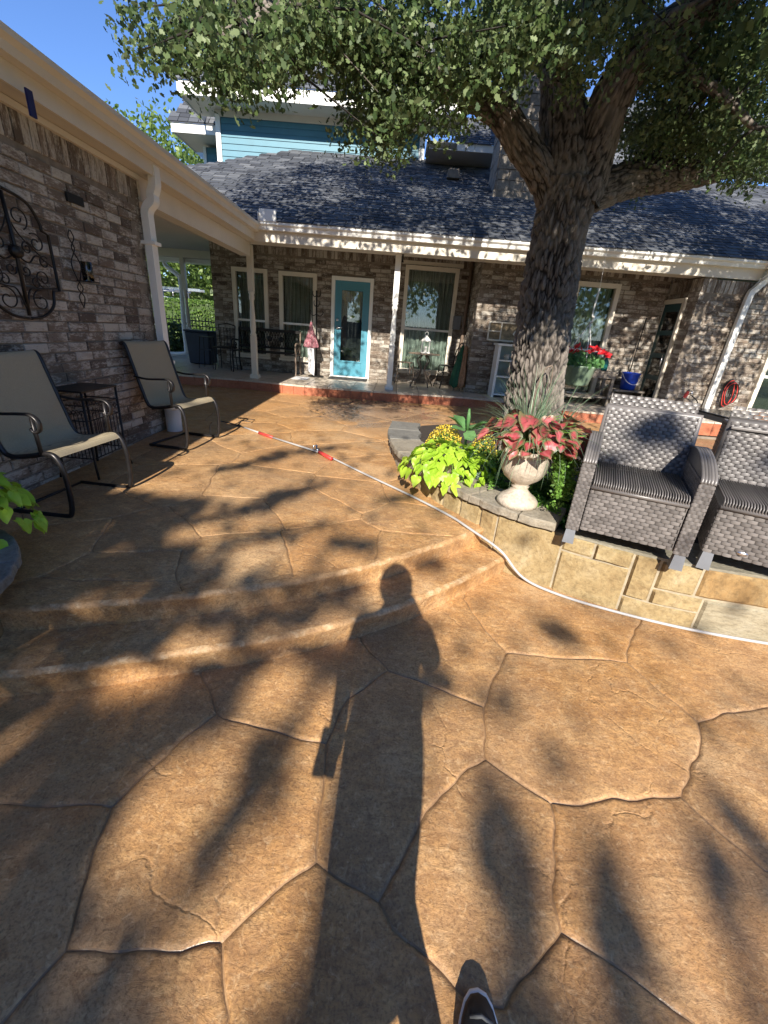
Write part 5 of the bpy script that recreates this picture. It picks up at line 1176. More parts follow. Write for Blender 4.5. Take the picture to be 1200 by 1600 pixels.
def wicker_seat(name, lab, wdt, dpt, arm_l=True, arm_r=True, mat='wick', seat_h=.41, arm_h=.58, back_h=.74, badge=False, group=None, lean=.20):
    """local frame: front faces -Y, origin at floor centre of the front edge"""
    t = local(thing(name, lab, 'armchair' if arm_l and arm_r else 'seat', (0, 0, 0), group)); W2 = wdt/2; aw = .075
    xl = -W2+(aw if arm_l else 0); xr = W2-(aw if arm_r else 0)
    body = MB(); body.bx(xl+.004, xr-.004, .012, dpt-.05, .10, seat_h-.05); sb = body.build('seat_box', 'wickd', t)
    tr(weave(xr-xl-.006, seat_h-.14), T((xl+.003, .010, .10))).build('front_panel', mat, t, kind='stuff')
    if badge: 
        b = MB(); b.lathe([(.001, 0), (.026, 0), (.026, .003), (.001, .003)], (0, 0, 0), 20); b.v = [(x*1.0+xl+.17, .004-z, y*.45+.14) for x, y, z in b.v]; b.build('badge', 'chrome', t)
    if not arm_l: tr(weave(dpt-.07, seat_h-.14), T((xl+.002, dpt-.06, .10)) @ Matrix.Rotation(-PI/2, 4, 'Z')).build('side_panel', mat, t, kind='stuff')
    cu2 = MB()      # ribbed seat top with a rounded front lip
    nr_ = int((xr-xl)/.0125)
    for k in range(nr_): x = xl+.006+(xr-xl-.012)*(k+.5)/nr_; cu2.tube([(x, .0, seat_h-.045), (x, -.004, seat_h-.012), (x, .02, seat_h-.002), (x, dpt-.10, seat_h-.004)], .0066, 5, flat=.55)
    cu2.build('seat_top', mat, t, kind='stuff')
    lip = MB(); lip.tube([(xl+.004, .004, seat_h-.045), (xr-.004, .004, seat_h-.045)], .013, 8); lip.build('seat_lip', mat, t)
    R = rx(-lean); hb_ = back_h-seat_h+.05
    by = dpt-.16
    bk = MB(); bk.box((0, 0, hb_/2), (xr-xl+.02 if arm_l else wdt, .05, hb_)); tr(bk, T(((xl+xr)/2, by+.06, seat_h-.04)) @ R.to_4x4()).build('backrest', 'wickd', t)
    wv = weave(xr-xl+.02, hb_); tr(wv, T((xl-.01, by+.03, seat_h-.04)) @ R.to_4x4()).build('backrest_weave', mat, t, kind='stuff')
    rim = MB(); tp = T(((xl+xr)/2, by+.06, seat_h-.04)) @ R.to_4x4(); w_ = (xr-xl)/2+.01
    rim.tube([tp @ Vector((-w_, 0, 0)), tp @ Vector((-w_, 0, hb_)), tp @ Vector((w_, 0, hb_)), tp @ Vector((w_, 0, 0))], .026, 6, flat=1); rim.build('backrest_rim', mat, t)
    tr(weave(xr-xl+.02, hb_+.2), T((xr+.01, by+.12, .25)) @ Matrix.Rotation(PI, 4, 'Z') @ rx(lean).to_4x4()).build('back_panel', mat, t, kind='stuff')
    for sgn, on in ((-1, arm_l), (1, arm_r)):
        if not on: continue
        x0 = -W2 if sgn < 0 else W2-aw; x1 = x0+aw
        prof = [(0, .09), (dpt-.04, .09), (dpt+.0, arm_h-.02), (dpt-.22, arm_h+.02), (dpt-.42, arm_h+.005), (.03, arm_h-.05), (.0, arm_h-.085)]
        a_ = MB(); a_.prism([(y, z) for y, z in prof], x0+.008, x1-.008, ax='x'); arm = a_.build('arm', 'wickd', t)
        tr(weave(aw, arm_h-.18, .03), T((x0, .002, .09))).build('arm_front', mat, t, kind='stuff')
        for s2, xx in ((1, x0+.008), (-1, x1-.008)):
            wv = weave(dpt-.03, arm_h-.16)
            M = T((xx, dpt-.03, .09)) @ Matrix.Rotation(-PI/2, 4, 'Z') if s2 > 0 else T((xx, .0, .09)) @ Matrix.Rotation(PI/2, 4, 'Z')
            tr(wv, M).build('arm_side', mat, t, kind='stuff')
        top_ = MB()
        yy_ = [(.0, arm_h-.085), (.03, arm_h-.05), (dpt-.42, arm_h+.005), (dpt-.22, arm_h+.02), (dpt, arm_h-.02)]
        for k in range(5): top_.tube([(x0+.010+k*(aw-.02)/4, y, z) for y, z in smooth_path([(0, *q) for q in yy_], 4) and [(v.y, v.z) for v in smooth_path([(0, *q) for q in yy_], 4)]], .0095, 5)
        top_.build('arm_top', mat, t, kind='stuff')
    for x in (-W2+.035, W2-.035):
        for y in (.03, dpt-.06): MB().box((x, y, .05), (.05, .05, .10), rx(PI), taper=(1.25, 1.25)).build('leg', 'foot', t)
    return t
LZ = .412
cL, cR = atZ(882, 846, LZ), atZ(1057, 890, LZ)
cc = (cL+cR)/2; yw_ = math.atan2(cR.y-cL.y, cR.x-cL.x)
ch1 = wicker_seat('wicker_armchair', 'brown grey wicker armchair beside the urn, standing on the bed wall', (cR-cL).length+.045, .62)
pose(ch1, (cc.x, cc.y-.01, LZ), yw_)
c2 = atZ(1090, 886, LZ); c2r = atZ(1290, 940, LZ); y2 = math.atan2(c2r.y-c2.y, c2r.x-c2.x); d2 = Vector((math.cos(y2), math.sin(y2), 0))
ch2 = wicker_seat('wicker_lounge_seat', 'armless wicker seat with oval badge at the right edge, ribbed top', .62, .60, False, False, badge=True, lean=.16)
pose(ch2, (c2+d2*.29)+Vector((0, -.01, 0)), y2)
db = MB().bx(-.31, .31, .52, .86, .10, .70).build('deep_back', 'wickd', ch2); tr(weave(.34, .60), T((-.312, .86, .10)) @ Matrix.Rotation(-PI/2, 4, 'Z')).build('side_panel', 'wickd', ch2, kind='stuff'); MB().bx(-.315, .315, .50, .87, .702, .718).build('back_cap', 'wick', ch2, bevel=.004)
tb = thing('patio_table', 'black glass topped patio table behind the wicker seats at the right edge', 'table', (3.15, 3.35, .40))
MB().box((3.15, 3.3, 1.085), (1.3, .8, .012)).build('table_top', 'dglass', tb, bevel=.003); mb = MB(); mb.bx(2.5, 3.8, 2.9, 2.93, 1.04, 1.077); mb.bx(2.5, 3.8, 3.67, 3.7, 1.04, 1.077); mb.bx(2.5, 2.53, 2.93, 3.67, 1.04, 1.077); mb.bx(3.77, 3.8, 2.93, 3.67, 1.04, 1.077); mb.build('frame', 'wickd', tb)
for x in (2.53, 3.77):
    for y in (2.93, 3.67): MB().box((x, y, .715), (.05, .05, .64)).build('leg', 'wickd', tb)
q = atX(1130, 662, 2.75)
mb = MB(); mb.lathe([(.001, 0), (.05, 0), (.06, .02), (.045, .05), (.02, .06), (.001, .06)], (2.68, 3.18, 1.092), 14); mb.build('copper_dish', 'fallen', None, label='small copper brown dish on the black glass table', cat='dish')
mb = MB(); mb.lathe([(.001, 0), (.04, 0), (.05, .03), (.048, .07), (.035, .075), (.03, .03), (.001, .02)], (2.86, 3.22, 1.092), 14); mb.build('white_cup', 'urn', None, label='small white cup beside the copper dish on the glass table', cat='cup')

# ================================================================== SLING CHAIRS, SIDE TABLE, WALL IRONWORK (left)
def sling_chair(lab, W=.56, group='sling patio chairs by the brick wall'):
    t = local(thing('sling_chair', lab, 'chair', (0, 0, 0), group)); h = W/2
    side = smooth_path([(-.46, 0, 1.03), (-.43, 0, 1.055), (-.385, 0, 1.02), (-.33, 0, .86), (-.24, 0, .60), (-.17, 0, .43), (-.08, 0, .385), (.12, 0, .40), (.30, 0, .425), (.38, 0, .40), (.425, 0, .31), (.43, 0, .16), (.41, 0, .055), (.35, 0, .02), (.1, 0, .016), (-.22, 0, .016)], 6)
    for p in side:
        p.x *= .64
        if p.z > .5: p.z = .5+(p.z-.5)*.80
    for s in (-1, 1):
        mb = MB(); mb.tube([(p.x, s*h, p.z) for p in side], .0155, 8); mb.build('side_frame', 'bronze', t)
        arm = smooth_path([(-.285, 0, .66), (-.1, 0, .645), (.12, 0, .655), (.24, 0, .655), (.30, 0, .62), (.295, 0, .57), (.25, 0, .555), (.215, 0, .575)], 5)
        for p in arm: p.x *= .66
        mb = MB(); mb.tube([(p.x, s*(h+.015), p.z) for p in arm], .017, 8, flat=.55); mb.tube([(.155, s*(h+.012), .64), (.16, s*(h+.008), .42)], .012, 6); mb.build('armrest', 'bronze', t)
    for x, z, nm in ((-.14, .016, 'base_bar'), (-.06, .372, 'cross_bar'), (.19, .405, 'cross_bar'), (-.255, .895, 'cross_bar')):
        MB().tube([(x, -h, z), (x, h, z)], .011, 7).build(nm, 'bronze', t)
    fab = [p for p in side if p.z > .36][:]; fab = fab[:next((i for i, p in enumerate(fab) if p.x > .25), len(fab))]
    mb = MB(); n = len(fab)-1
    mb.grid(lambda u, v: (lambda p: (p.x+.0, (u-.5)*(W-.012), p.z+.013-.020*math.sin(PI*u)*math.sin(PI*min(1, v*1.0))))(fab[int(round(v*n))]), 8, n); mb.build('sling', 'sling', t)
    return t
CG = 'sling patio chairs by the brick wall'
ca = sling_chair('tan sling patio chair with dark frame, cut by the left edge of the photo'); pose(ca, (-2.21, 2.70, .25), -.08)
cb = clone(ca, (-2.17, 4.28, .285), -.16, 'tan sling patio chair farther off, its seat and arms catching the sun')
tbx, tby, tz = -2.385, 3.28, .27
st = thing('iron_side_table', 'black iron side table with scrolled grille sides between the two sling chairs', 'side table', (tbx, tby, tz)); a, b, hh = .13, .20, .66
MB().box((tbx, tby, tz+hh), (2*a+.02, 2*b+.02, .014)).build('table_top', 'iron', st, bevel=.003)
for sx_ in (-1, 1):
    for sy_ in (-1, 1): MB().tube([(tbx+sx_*a, tby+sy_*b, tz+hh-.008), (tbx+sx_*a, tby+sy_*b, tz+.1), (tbx+sx_*(a+.02), tby+sy_*(b+.02), tz)], .009, 6).build('leg', 'iron', st)
def panel(p0, p1, parent, z0, z1):
    mb = MB(); p0, p1 = Vector(p0), Vector(p1); d = p1-p0; n = 9
    for z in (z0, z1, z0+(z1-z0)*.72): mb.tube([p0+Vector((0, 0, z)), p1+Vector((0, 0, z))], .005, 5)
    for k in range(1, n): p = p0+d*(k/n); mb.tube([p+Vector((0, 0, z0)), p+Vector((0, 0, z0+(z1-z0)*.72))], .0035, 4)
    for k in range(n-1):
        c = p0+d*((k+1)/n)+Vector((0, 0, z0+(z1-z0)*.86)); u = d.normalized(); s_ = 1 if k % 2 else -1
        mb.tube([c+u*(s_*.018*math.cos(q)*(1-q/9))+Vector((0, 0, .026*math.sin(q)*(1-q/9))) for q in np.linspace(0, 6.5, 12)], .0028, 4)
    mb.build('grille', 'iron', parent)
for p0, p1 in (((tbx+a, tby-b, 0), (tbx+a, tby+b, 0)), ((tbx-a, tby-b, 0), (tbx+a, tby-b, 0)), ((tbx-a, tby+b, 0), (tbx+a, tby+b, 0)), ((tbx-a, tby-b, 0), (tbx-a, tby+b, 0))): panel(p0, p1, st, tz+.16, tz+.56)
# white PVC drain boot at the foot of the downspout
q = Vector((-2.44, 4.70, .28)); cn = thing('drain_boot', 'white PVC drain boot with cap at the downspout foot, behind the far sling chair', 'drain pipe', q)
MB().lathe([(.001, 0), (.075, 0), (.08, .01), (.08, .25), (.001, .25)], q, 24).build('body', 'rubber', cn); MB().lathe([(.001, .252), (.088, .252), (.09, .26), (.09, .295), (.08, .30), (.001, .302)], q, 24).build('lid', 'rubber', cn)
# iron wall panel: mirrored scrollwork inside an arched frame
def scroll(mb, c, r, a0, turns, x, r_=.006, sgn=1, end=.25):
    pts = []
    for k in range(int(22*turns)+1):
        t = k/(22*turns); rr_ = r*(1-(1-end)*t); an = a0+sgn*2*PI*turns*t; pts.append((x, c[0]+rr_*math.cos(an), c[1]+rr_*math.sin(an)))
    mb.tube(pts, r_, 5)
xp = XW+.035; yc, zc = 3.10, 1.80
wp = thing('iron_wall_panel', 'large black scrolled iron panel on the brick wall, cut by the left edge', 'wall decor', (xp, yc, 1.4))
mb = MB(); fr = [(xp, yc+.12, 2.24), (xp, yc+.21, 2.20), (xp, yc+.27, 2.10), (xp, yc+.275, 2.05), (xp, yc+.33, 2.03), (xp, yc+.33, 1.62), (xp, yc+.27, 1.615), (xp, yc+.24, 1.50), (xp, yc+.13, 1.42), (xp, yc, 1.40)]
fr2 = smooth_path([(xp, yc, 2.26)]+fr[:4], 5)+[Vector(v) for v in fr[4:6]]+smooth_path(fr[6:], 5); mb.tube(fr2, .011, 6); mb.tube([(p[0], 2*yc-p[1], p[2]) for p in fr2], .011, 6); mb.build('outer_frame', 'iron', wp)
mb = MB(); mb.tube([(xp, yc, 2.24), (xp+.01, yc, 1.9), (xp, yc, 1.42)], .012, 6)
for s in (-1, 1):
    for (dy, z, r, a0, tn, sg) in ((.14, 1.53, .085, 1.2, 1.2, 1), (.20, 1.70, .07, -1.6, 1.3, -1), (.13, 1.66, .045, .5, 1.2, 1), (.09, 2.10, .08, -1.2, 1.2, 1), (.20, 1.95, .07, 2.2, 1.3, -1), (.11, 1.90, .05, .2, 1.4, 1), (.06, 1.74, .045, 2.8, 1.3, 1), (.24, 1.82, .05, .8, 1.2, 1)):
        scroll(mb, (yc+s*dy, z), r, a0 if s > 0 else PI-a0, tn, xp, .005, sg*s)
    mb.tube(smooth_path([(xp, yc+s*.01, 1.84), (xp, yc+s*.10, 1.80), (xp, yc+s*.18, 1.86), (xp, yc+s*.31, 1.80)], 5), .006, 5); mb.tube(smooth_path([(xp, yc, 1.45), (xp, yc+s*.05, 1.60), (xp, yc+s*.13, 1.62), (xp, yc+s*.31, 1.64)], 5), .006, 5); mb.tube(smooth_path([(xp, yc, 2.1), (xp, yc+s*.07, 1.98), (xp, yc+s*.22, 1.86)], 5), .005, 5)
mb.build('scrolls', 'iron', wp); mb = MB(); mb.lathe([(.001, 0), (.05, .0), (.04, .03), (.015, .04), (.001, .04)], (0, 0, 0), 10); mb.v = [(xp+z, yc+x, 1.86+y) for x, y, z in mb.v]; mb.build('rosette', 'iron', wp)
for ob_ in wp.children:
    for v_ in ob_.data.vertices: v_.co.z = 1.40+(v_.co.z-1.40)*.86
y0 = 3.66; xs_ = XW+.04
ws_ = thing('iron_candle_sconce', 'small twisted iron candle sconce with clear glass on the brick wall', 'sconce', (xs_, y0, 1.5)); mb = MB()
for s in (-1, 1): mb.tube(smooth_path([(xs_, y0+s*.005, 2.02), (xs_, y0+s*.03, 1.97), (xs_, y0-s*.015, 1.90), (xs_, y0+s*.05, 1.80), (xs_, y0+s*.02, 1.70), (xs_, y0-s*.03, 1.63), (xs_, y0+s*.03, 1.57), (xs_, y0, 1.49)], 5), .0045, 5)
mb.build('bracket', 'iron', ws_); MB().box((xs_+.06, y0+.02, 1.682), (.12, .10, .008)).build('tray', 'iron', ws_); MB().lathe([(.038, 0), (.04, .13), (.037, .13), (.035, .003)], (xs_+.065, y0+.02, 1.688), 16).build('candle_glass', 'glass', ws_)
# dark vent brick in the wall
MB().bx(XW-.0, XW+.016, 3.74, 3.92, 2.215, 2.275).build('vent_brick', 'dark', garage)

# ================================================================== HOSE AND WAND
def zl(x, y):
    if y > interp(CA, min(x, 1.39)) if x < 1.39 else True: return zu(y)
    if y > interp(CB, min(x, 1.59)): return .13
    return 0
wand = thing('spray_wand', 'long white extension wand with red grips lying across the terrace, joined to a hose', 'wand', (-1.3, 4.8, .3))
def G_(px, py, z=.30): return atZ(px, py, z)
mb = MB(); A_, B_, C_ = G_(382, 668), G_(410, 678), G_(424, 683); mb.tube([A_, G_(408, 677)], .010, 8); mb.tube([G_(424, 683), G_(500, 707)], .010, 8); mb.build('tube', 'hosew', wand)
MB().tube([G_(405, 676.5), G_(426, 683.5)], .017, 10).build('grip', 'redp', wand); MB().tube([G_(499, 706.5), G_(518, 717)], .019, 10).build('grip', 'redp', wand)
mb = MB(); g0 = G_(497, 705); mb.tube([g0, g0+Vector((-.02, .03, .02)), g0+Vector((-.03, .06, .05))], [.014, .012, .008], 7); mb.tube([g0+Vector((-.05, .02, 0)), g0+Vector((-.06, .05, .04)), g0+Vector((-.01, .05, .045))], .006, 6); mb.build('trigger', 'chrome', wand)
mb = MB(); h0 = G_(345, 658, .30); mb.tube(smooth_path([G_(382, 668), G_(362, 662), h0], 4), .008, 6); mb.tube([G_(372, 664), G_(378, 657), G_(394, 660), G_(398, 656), G_(372, 654)], .007, 6); mb.build('wand_head', 'iron', wand)
hp = [G_(517, 716, .285), G_(570, 742, .28), G_(640, 775, .275), G_(700, 805, .275), G_(735, 828, .27)]
hp = [Vector((p.x, p.y, zu(p.y)+.014)) for p in hp]+[Vector((.80, 2.53, .20)), Vector((.96, 2.46, .05)), Vector((1.16, 2.34, .016)), Vector((1.45, 2.20, .016)), Vector((1.85, 2.07, .016)), Vector((2.35, 1.98, .016)), Vector((3.1, 1.90, .016))]
MB().tube(smooth_path(hp, 8), .0092, 8).build('white_hose', 'hosew', None, label='white hose curving down the terrace steps and along the foot of the stone bed wall', cat='hose')
mb = MB(); q = G_(290, 612)

# ================================================================== PORCH FURNISHINGS
def scroll2(mb, c, r, a0, turns, ax, r_=.006, sgn=1, end=.25):   # spiral in the plane of ax (unit horizontal vector) and Z
    c = Vector(c); mb.tube([c+ax*((r*(1-(1-end)*k/14))*math.cos(a0+sgn*2*PI*turns*k/14))+Vector((0, 0, (r*(1-(1-end)*k/14))*math.sin(a0+sgn*2*PI*turns*k/14))) for k in range(15)], r_, 5)
X_ = Vector((1, 0, 0)); Y_ = Vector((0, 1, 0))
bn = thing('iron_bench', 'black iron garden bench with latticed back under the porch windows', 'bench', (-2.65, 9.15, ZP)); bx0, bx1, by0, by1 = -3.3, -2.02, 9.0, 9.42
for x in (bx0, bx1):
    mb = MB(); mb.tube(smooth_path([(x, by0-.02, ZP), (x, by0+.02, ZP+.15), (x, by0-.02, ZP+.3), (x, by0+.02, ZP+.42), (x, by0-.03, ZP+.52), (x, by0+.04, ZP+.62), (x, by1-.05, ZP+.60)], 4), .017, 6); mb.tube(smooth_path([(x, by1+.06, ZP), (x, by1-.02, ZP+.2), (x, by1-.02, ZP+.42), (x, by1+.05, ZP+.84)], 4), .017, 6); mb.tube([(x, by0, ZP+.40), (x, by1, ZP+.40)], .014, 6); scroll2(mb, (x, by0+.2, ZP+.5), .07, 0, 1.3, Y_, .009)
    mb.build('end_frame', 'sunlit_rust' if x > -2.5 else 'iron', bn)  # sunlight put into the right end's colour; the left end stays black
for k in range(5): MB().box(((bx0+bx1)/2, by0+.03+k*.09, ZP+.42), (bx1-bx0, .065, .022)).build('seat_slat', 'iron', bn)
MB().box(((bx0+bx1)/2, by1+.045, ZP+.83), (bx1-bx0, .025, .06)).build('top_rail', 'iron', bn); MB().box(((bx0+bx1)/2, by1+.0, ZP+.50), (bx1-bx0, .02, .04)).build('lower_rail', 'iron', bn)
mb = MB()
for k in range(22):
    x = bx0+.04+k*(bx1-bx0-.08)/21; mb.tube([(x, by1, ZP+.50), (x+.05, by1+.02, ZP+.65), (x, by1+.045, ZP+.81)], .006, 4); mb.tube([(x, by1, ZP+.50), (x-.05, by1+.02, ZP+.65), (x, by1+.045, ZP+.81)], .006, 4)
for k in range(3): mb.lathe([(.001, 0), (.055, 0), (.045, .012), (.001, .012)], (0, 0, 0), 10); nv_ = 40; mb.v[-nv_:] = [((bx0+bx1)/2-.25+.25*k+x, by1-.0-z, ZP+.67+y) for x, y, z in mb.v[-nv_:]]
mb.build('back_lattice', 'iron', bn)
# navy bin + small stand
bi = thing('navy_bin', 'tall navy plastic bin standing by the far porch corner', 'bin', (-4.45, 10.2, ZP)); MB().box((-4.4, 10.15, ZP+.34), (.46, .42, .66), rx(0), taper=(1.16, 1.16)).build('body', 'navy', bi, bevel=.02); MB().box((-4.4, 10.15, ZP+.69), (.57, .53, .035)).build('lid', 'navy', bi, bevel=.012)
sd2 = thing('iron_plant_stand', 'small thin legged iron stand in front of the navy bin', 'stand', (-3.95, 9.35, ZP))
for x in (-.13, .13):
    for y in (-.12, .12): MB().tube([(-3.95+x*1.15, 9.35+y*1.15, ZP), (-3.95+x*.8, 9.35+y*.8, ZP+.60)], .007, 5).build('leg', 'iron', sd2)
MB().box((-3.95, 9.35, ZP+.61), (.24, .22, .014)).build('stand_top', 'iron', sd2); MB().box((-3.95, 9.35, ZP+.36), (.26, .24, .008)).build('shelf', 'iron', sd2)
# iron chair at the left of the bench
ic = thing('iron_chair', 'small black iron chair between the inner post and the porch windows', 'chair', (-3.55, 9.25, ZP))
for x in (-.17, .17):
    MB().tube(smooth_path([(-3.55+x, 9.10, ZP), (-3.55+x*.9, 9.12, ZP+.25), (-3.55+x, 9.10, ZP+.43)], 4), .010, 5).build('leg', 'iron', ic); MB().tube(smooth_path([(-3.55+x, 9.46, ZP), (-3.55+x*.9, 9.42, ZP+.43), (-3.55+x, 9.46, ZP+.86)], 4), .010, 5).build('leg', 'iron', ic)
MB().box((-3.55, 9.27, ZP+.44), (.38, .38, .03)).build('seat', 'iron', ic, bevel=.01); mb = MB()
for k in range(5): mb.tube([(-3.68+k*.065, 9.42, ZP+.46), (-3.68+k*.065, 9.45, ZP+.82)], .006, 4)
mb.tube([(-3.72, 9.455, ZP+.86), (-3.55, 9.465, ZP+.90), (-3.38, 9.455, ZP+.86)], .010, 5); mb.build('backrest', 'iron', ic)
# coat stand with umbrella
cs = thing('coat_stand', 'black iron coat stand with curled hooks beside the blue door', 'coat stand', (-1.66, 9.3, ZP)); mb = MB(); mb.tube([(-1.66, 9.3, ZP+.02), (-1.66, 9.3, ZP+1.62)], .016, 7); mb.build('pole', 'iron', cs)
MB().lathe([(.001, 0), (.17, 0), (.16, .015), (.03, .03), (.001, .03)], (-1.66, 9.3, ZP+.002), 20).build('base', 'iron', cs)
for k in range(6):
    a = k*PI/3+.2; z = ZP+1.2+.17*(k % 3); d = Vector((math.cos(a), math.sin(a)*.5, 0)); p = Vector((-1.66, 9.3, z)); MB().tube(smooth_path([p, p+d*.07+Vector((0, 0, -.03)), p+d*.13+Vector((0, 0, .02)), p+d*.12+Vector((0, 0, .07))], 4), .008, 5).build('hook', 'iron', cs)
um = thing('folded_umbrella', 'pink floral folded umbrella hanging from the black coat stand', 'umbrella', (-1.72, 9.2, 1.2)); mb = MB(); n = 48
prof = [(.015, 1.55), (.025, 1.48), (.045, 1.40), (.08, 1.28), (.12, 1.15), (.135, 1.09), (.09, 1.07)]; vs = []
for r, z in prof:
    for k in range(n): a = 2*PI*k/n; q = r*(1+.22*math.cos(a*8)); vs.append((-1.74+q*math.cos(a), 9.16+q*.6*math.sin(a), z+.02*math.cos(a*8)*(r > .15)))
mb.add(vs, [(i*n+k, i*n+(k+1) % n, (i+1)*n+(k+1) % n, (i+1)*n+k) for i in range(6) for k in range(n)], 0, True); mb.build('canopy', mk_stone('floral_print', [(.04, .03, .03), (.42, .13, .17), (.66, .58, .55), (.45, .22, .24)], 26, .8, .1), um); MB().tube([(-1.74, 9.16, 1.75), (-1.74, 9.16, 1.0)], .006, 6).build('shaft', 'chrome', um)
tw = MB(); tw.grid(lambda u, v: (-1.80+.13*u+.01*math.sin(v*5), 9.12+.02*math.sin(u*9), .62+.50*v-.09*u*(1-v)), 8, 6); tw.build('hanging_towel', 'cloth', None, label='plain white towel hanging under the floral umbrella by the coat stand', cat='towel')
MB().box((-.98, 9.28, ZP+.008), (.80, .42, .014)).build('doormat', 'doormat', None, label='charcoal doormat on the tiles in front of the blue door', cat='doormat', bevel=.003)
MB().bx(1.10, 1.27, YW-.05, YW-.012, 1.62, 1.88).build('wall_mailbox', 'foot', None, label='small grey box mounted on the brick beside the large window', cat='mailbox', bevel=.006)
MB().bx(-2.02, -1.72, 8.55, 9.0, ZP+.002, ZP+.006).build('paper_mat', 'cloth', None, label='pale flat mat on the porch tiles by the shade line', cat='mat')
# bistro table with lantern and two chairs
bt = thing('bistro_table', 'iron bistro table in painted sunlit tan with scrolled legs under the large window', 'table', (.55, 8.95, ZP)); btz = ZP+.62
MB().lathe([(.001, 0), (.31, 0), (.32, .01), (.31, .022), (.001, .024)], (.55, 8.95, btz), 28).build('table_top', mk_stone('stone_table_top', [(.26, .20, .14), (.38, .30, .22), (.46, .38, .29), (.34, .25, .18)], 8), bt)
for k in range(4):
    a = k*PI/2+.5; d = Vector((math.cos(a), math.sin(a), 0)); c = Vector((.55, 8.95, 0)); mb = MB(); mb.tube(smooth_path([c+d*.04+Vector((0, 0, btz)), c+d*.14+Vector((0, 0, btz-.12)), c+d*.05+Vector((0, 0, btz-.3)), c+d*.2+Vector((0, 0, ZP+.12)), c+d*.26+Vector((0, 0, ZP+.01))], 5), .013, 6); scroll2(mb, c+d*.16+Vector((0, 0, ZP+.25)), .06, 1, 1.3, d, .008); mb.build('leg', 'sunlit_rust', bt)
ln = thing('lantern', 'small white lantern with dome top standing on the bistro table', 'lantern', (.56, 8.92, btz+.024)); lz = btz+.025
MB().box((.56, 8.92, lz+.012), (.17, .17, .022)).build('base', 'white', ln); 
for x in (-.07, .07):
    for y in (-.07, .07): MB().box((.56+x, 8.92+y, lz+.12), (.016, .016, .19)).build('corner_bar', 'white', ln)
MB().lathe([(.11, 0), (.10, .02), (.05, .07), (.03, .09), (.025, .11), (.001, .115)], (.56, 8.92, lz+.215), 16).build('roof', 'white', ln); MB().tube([(.53, 8.92, lz+.33), (.53, 8.92, lz+.37), (.56, 8.92, lz+.39), (.59, 8.92, lz+.37), (.59, 8.92, lz+.33)], .004, 5).build('handle', 'white', ln)
MB().lathe([(.001, 0), (.03, 0), (.03, .10), (.001, .10)], (.56, 8.92, lz+.024), 12).build('candle', 'white', ln)
def bistro_chair(c, a, lab, mat):
    t = thing('bistro_chair', lab, 'chair', c, 'scrolled iron bistro chairs'); C_ = Vector(c); f = Vector((math.cos(a), math.sin(a), 0)); s_ = Vector((-f.y, f.x, 0))
    MB().lathe([(.001, 0), (.19, 0), (.195, .012), (.001, .02)], C_+Vector((0, 0, .43)), 20).build('seat', mat, t)
    for q, w in ((.15, 1), (.15, -1), (-.16, 1), (-.16, -1)):
        p = C_+f*q+s_*(w*.14); MB().tube(smooth_path([p+Vector((0, 0, .43)), p+f*q*.1+Vector((0, 0, .22)), p+f*q*.45+s_*w*.03], 4), .011, 5).build('leg', mat, t)
    mb = MB(); mb.tube(smooth_path([C_-f*.17+s_*.17+Vector((0, 0, .44)), C_-f*.21+s_*.19+Vector((0, 0, .68)), C_-f*.23+Vector((0, 0, .88)), C_-f*.21-s_*.19+Vector((0, 0, .68)), C_-f*.17-s_*.17+Vector((0, 0, .44))], 5), .012, 6)
    for w in (-1, 1): scroll2(mb, C_-f*.21+s_*w*.08+Vector((0, 0, .62)), .07, 1, 1.5, s_, .007, w); scroll2(mb, C_-f*.22+s_*w*.05+Vector((0, 0, .77)), .045, -1, 1.3, s_, .006, -w)
    for k in range(3): mb.tube([C_-f*.18+s_*(.07*(k-1))+Vector((0, 0, .45)), C_-f*.21+s_*(.08*(k-1))+Vector((0, 0, .8))], .005, 4)
    mb.build('backrest', mat, t); mb = MB()
    for w in (-1, 1): scroll2(mb, C_+f*.16+s_*w*.07+Vector((0, 0, .34)), .055, 0, 1.5, s_, .006, w)
    mb.build('apron_scrolls', mat, t)
bistro_chair((.18, 9.12, ZP), -.3, 'iron bistro chair in painted sunlit tan left of the lantern table, next to the white post', 'sunlit_rust'); bistro_chair((1.08, 9.12, ZP), PI+.3, 'dark iron bistro chair on the right of the lantern table, in shade', 'iron')  # left chair's tan stands for sunlight on the same iron
# folded market umbrellas leaning in the corner
for x, y, m, l, a in ((1.18, 8.72, 'greenc', 'dark green folded patio umbrella leaning in the brick corner', .12), (1.30, 8.70, 'terr2', 'tan folded patio umbrella leaning next to the green one', .05)):
    t = thing('leaning_umbrella', l, 'umbrella', (x, y, ZP)); R = ry(a) @ rx(-.18); mb = MB(); n = 24; vs = []
    for r, z in ((.012, .05), (.09, .12), (.085, .3), (.05, .62), (.02, .85)):
        for k in range(n): q = r*(1+.25*math.cos(6*2*PI*k/n)); vs.append(R @ Vector((q*math.cos(2*PI*k/n), q*math.sin(2*PI*k/n), z))+Vector((x, y, ZP)))
    mb.add(vs, [(i*n+k, i*n+(k+1) % n, (i+1)*n+(k+1) % n, (i+1)*n+k) for i in range(4) for k in range(n)], 0, True); mb.build('canopy', m, t); MB().tube([R @ Vector((0, 0, .0))+Vector((x, y, ZP)), R @ Vector((0, 0, 1.05))+Vector((x, y, ZP))], .009, 6).build('pole', 'wood', t)
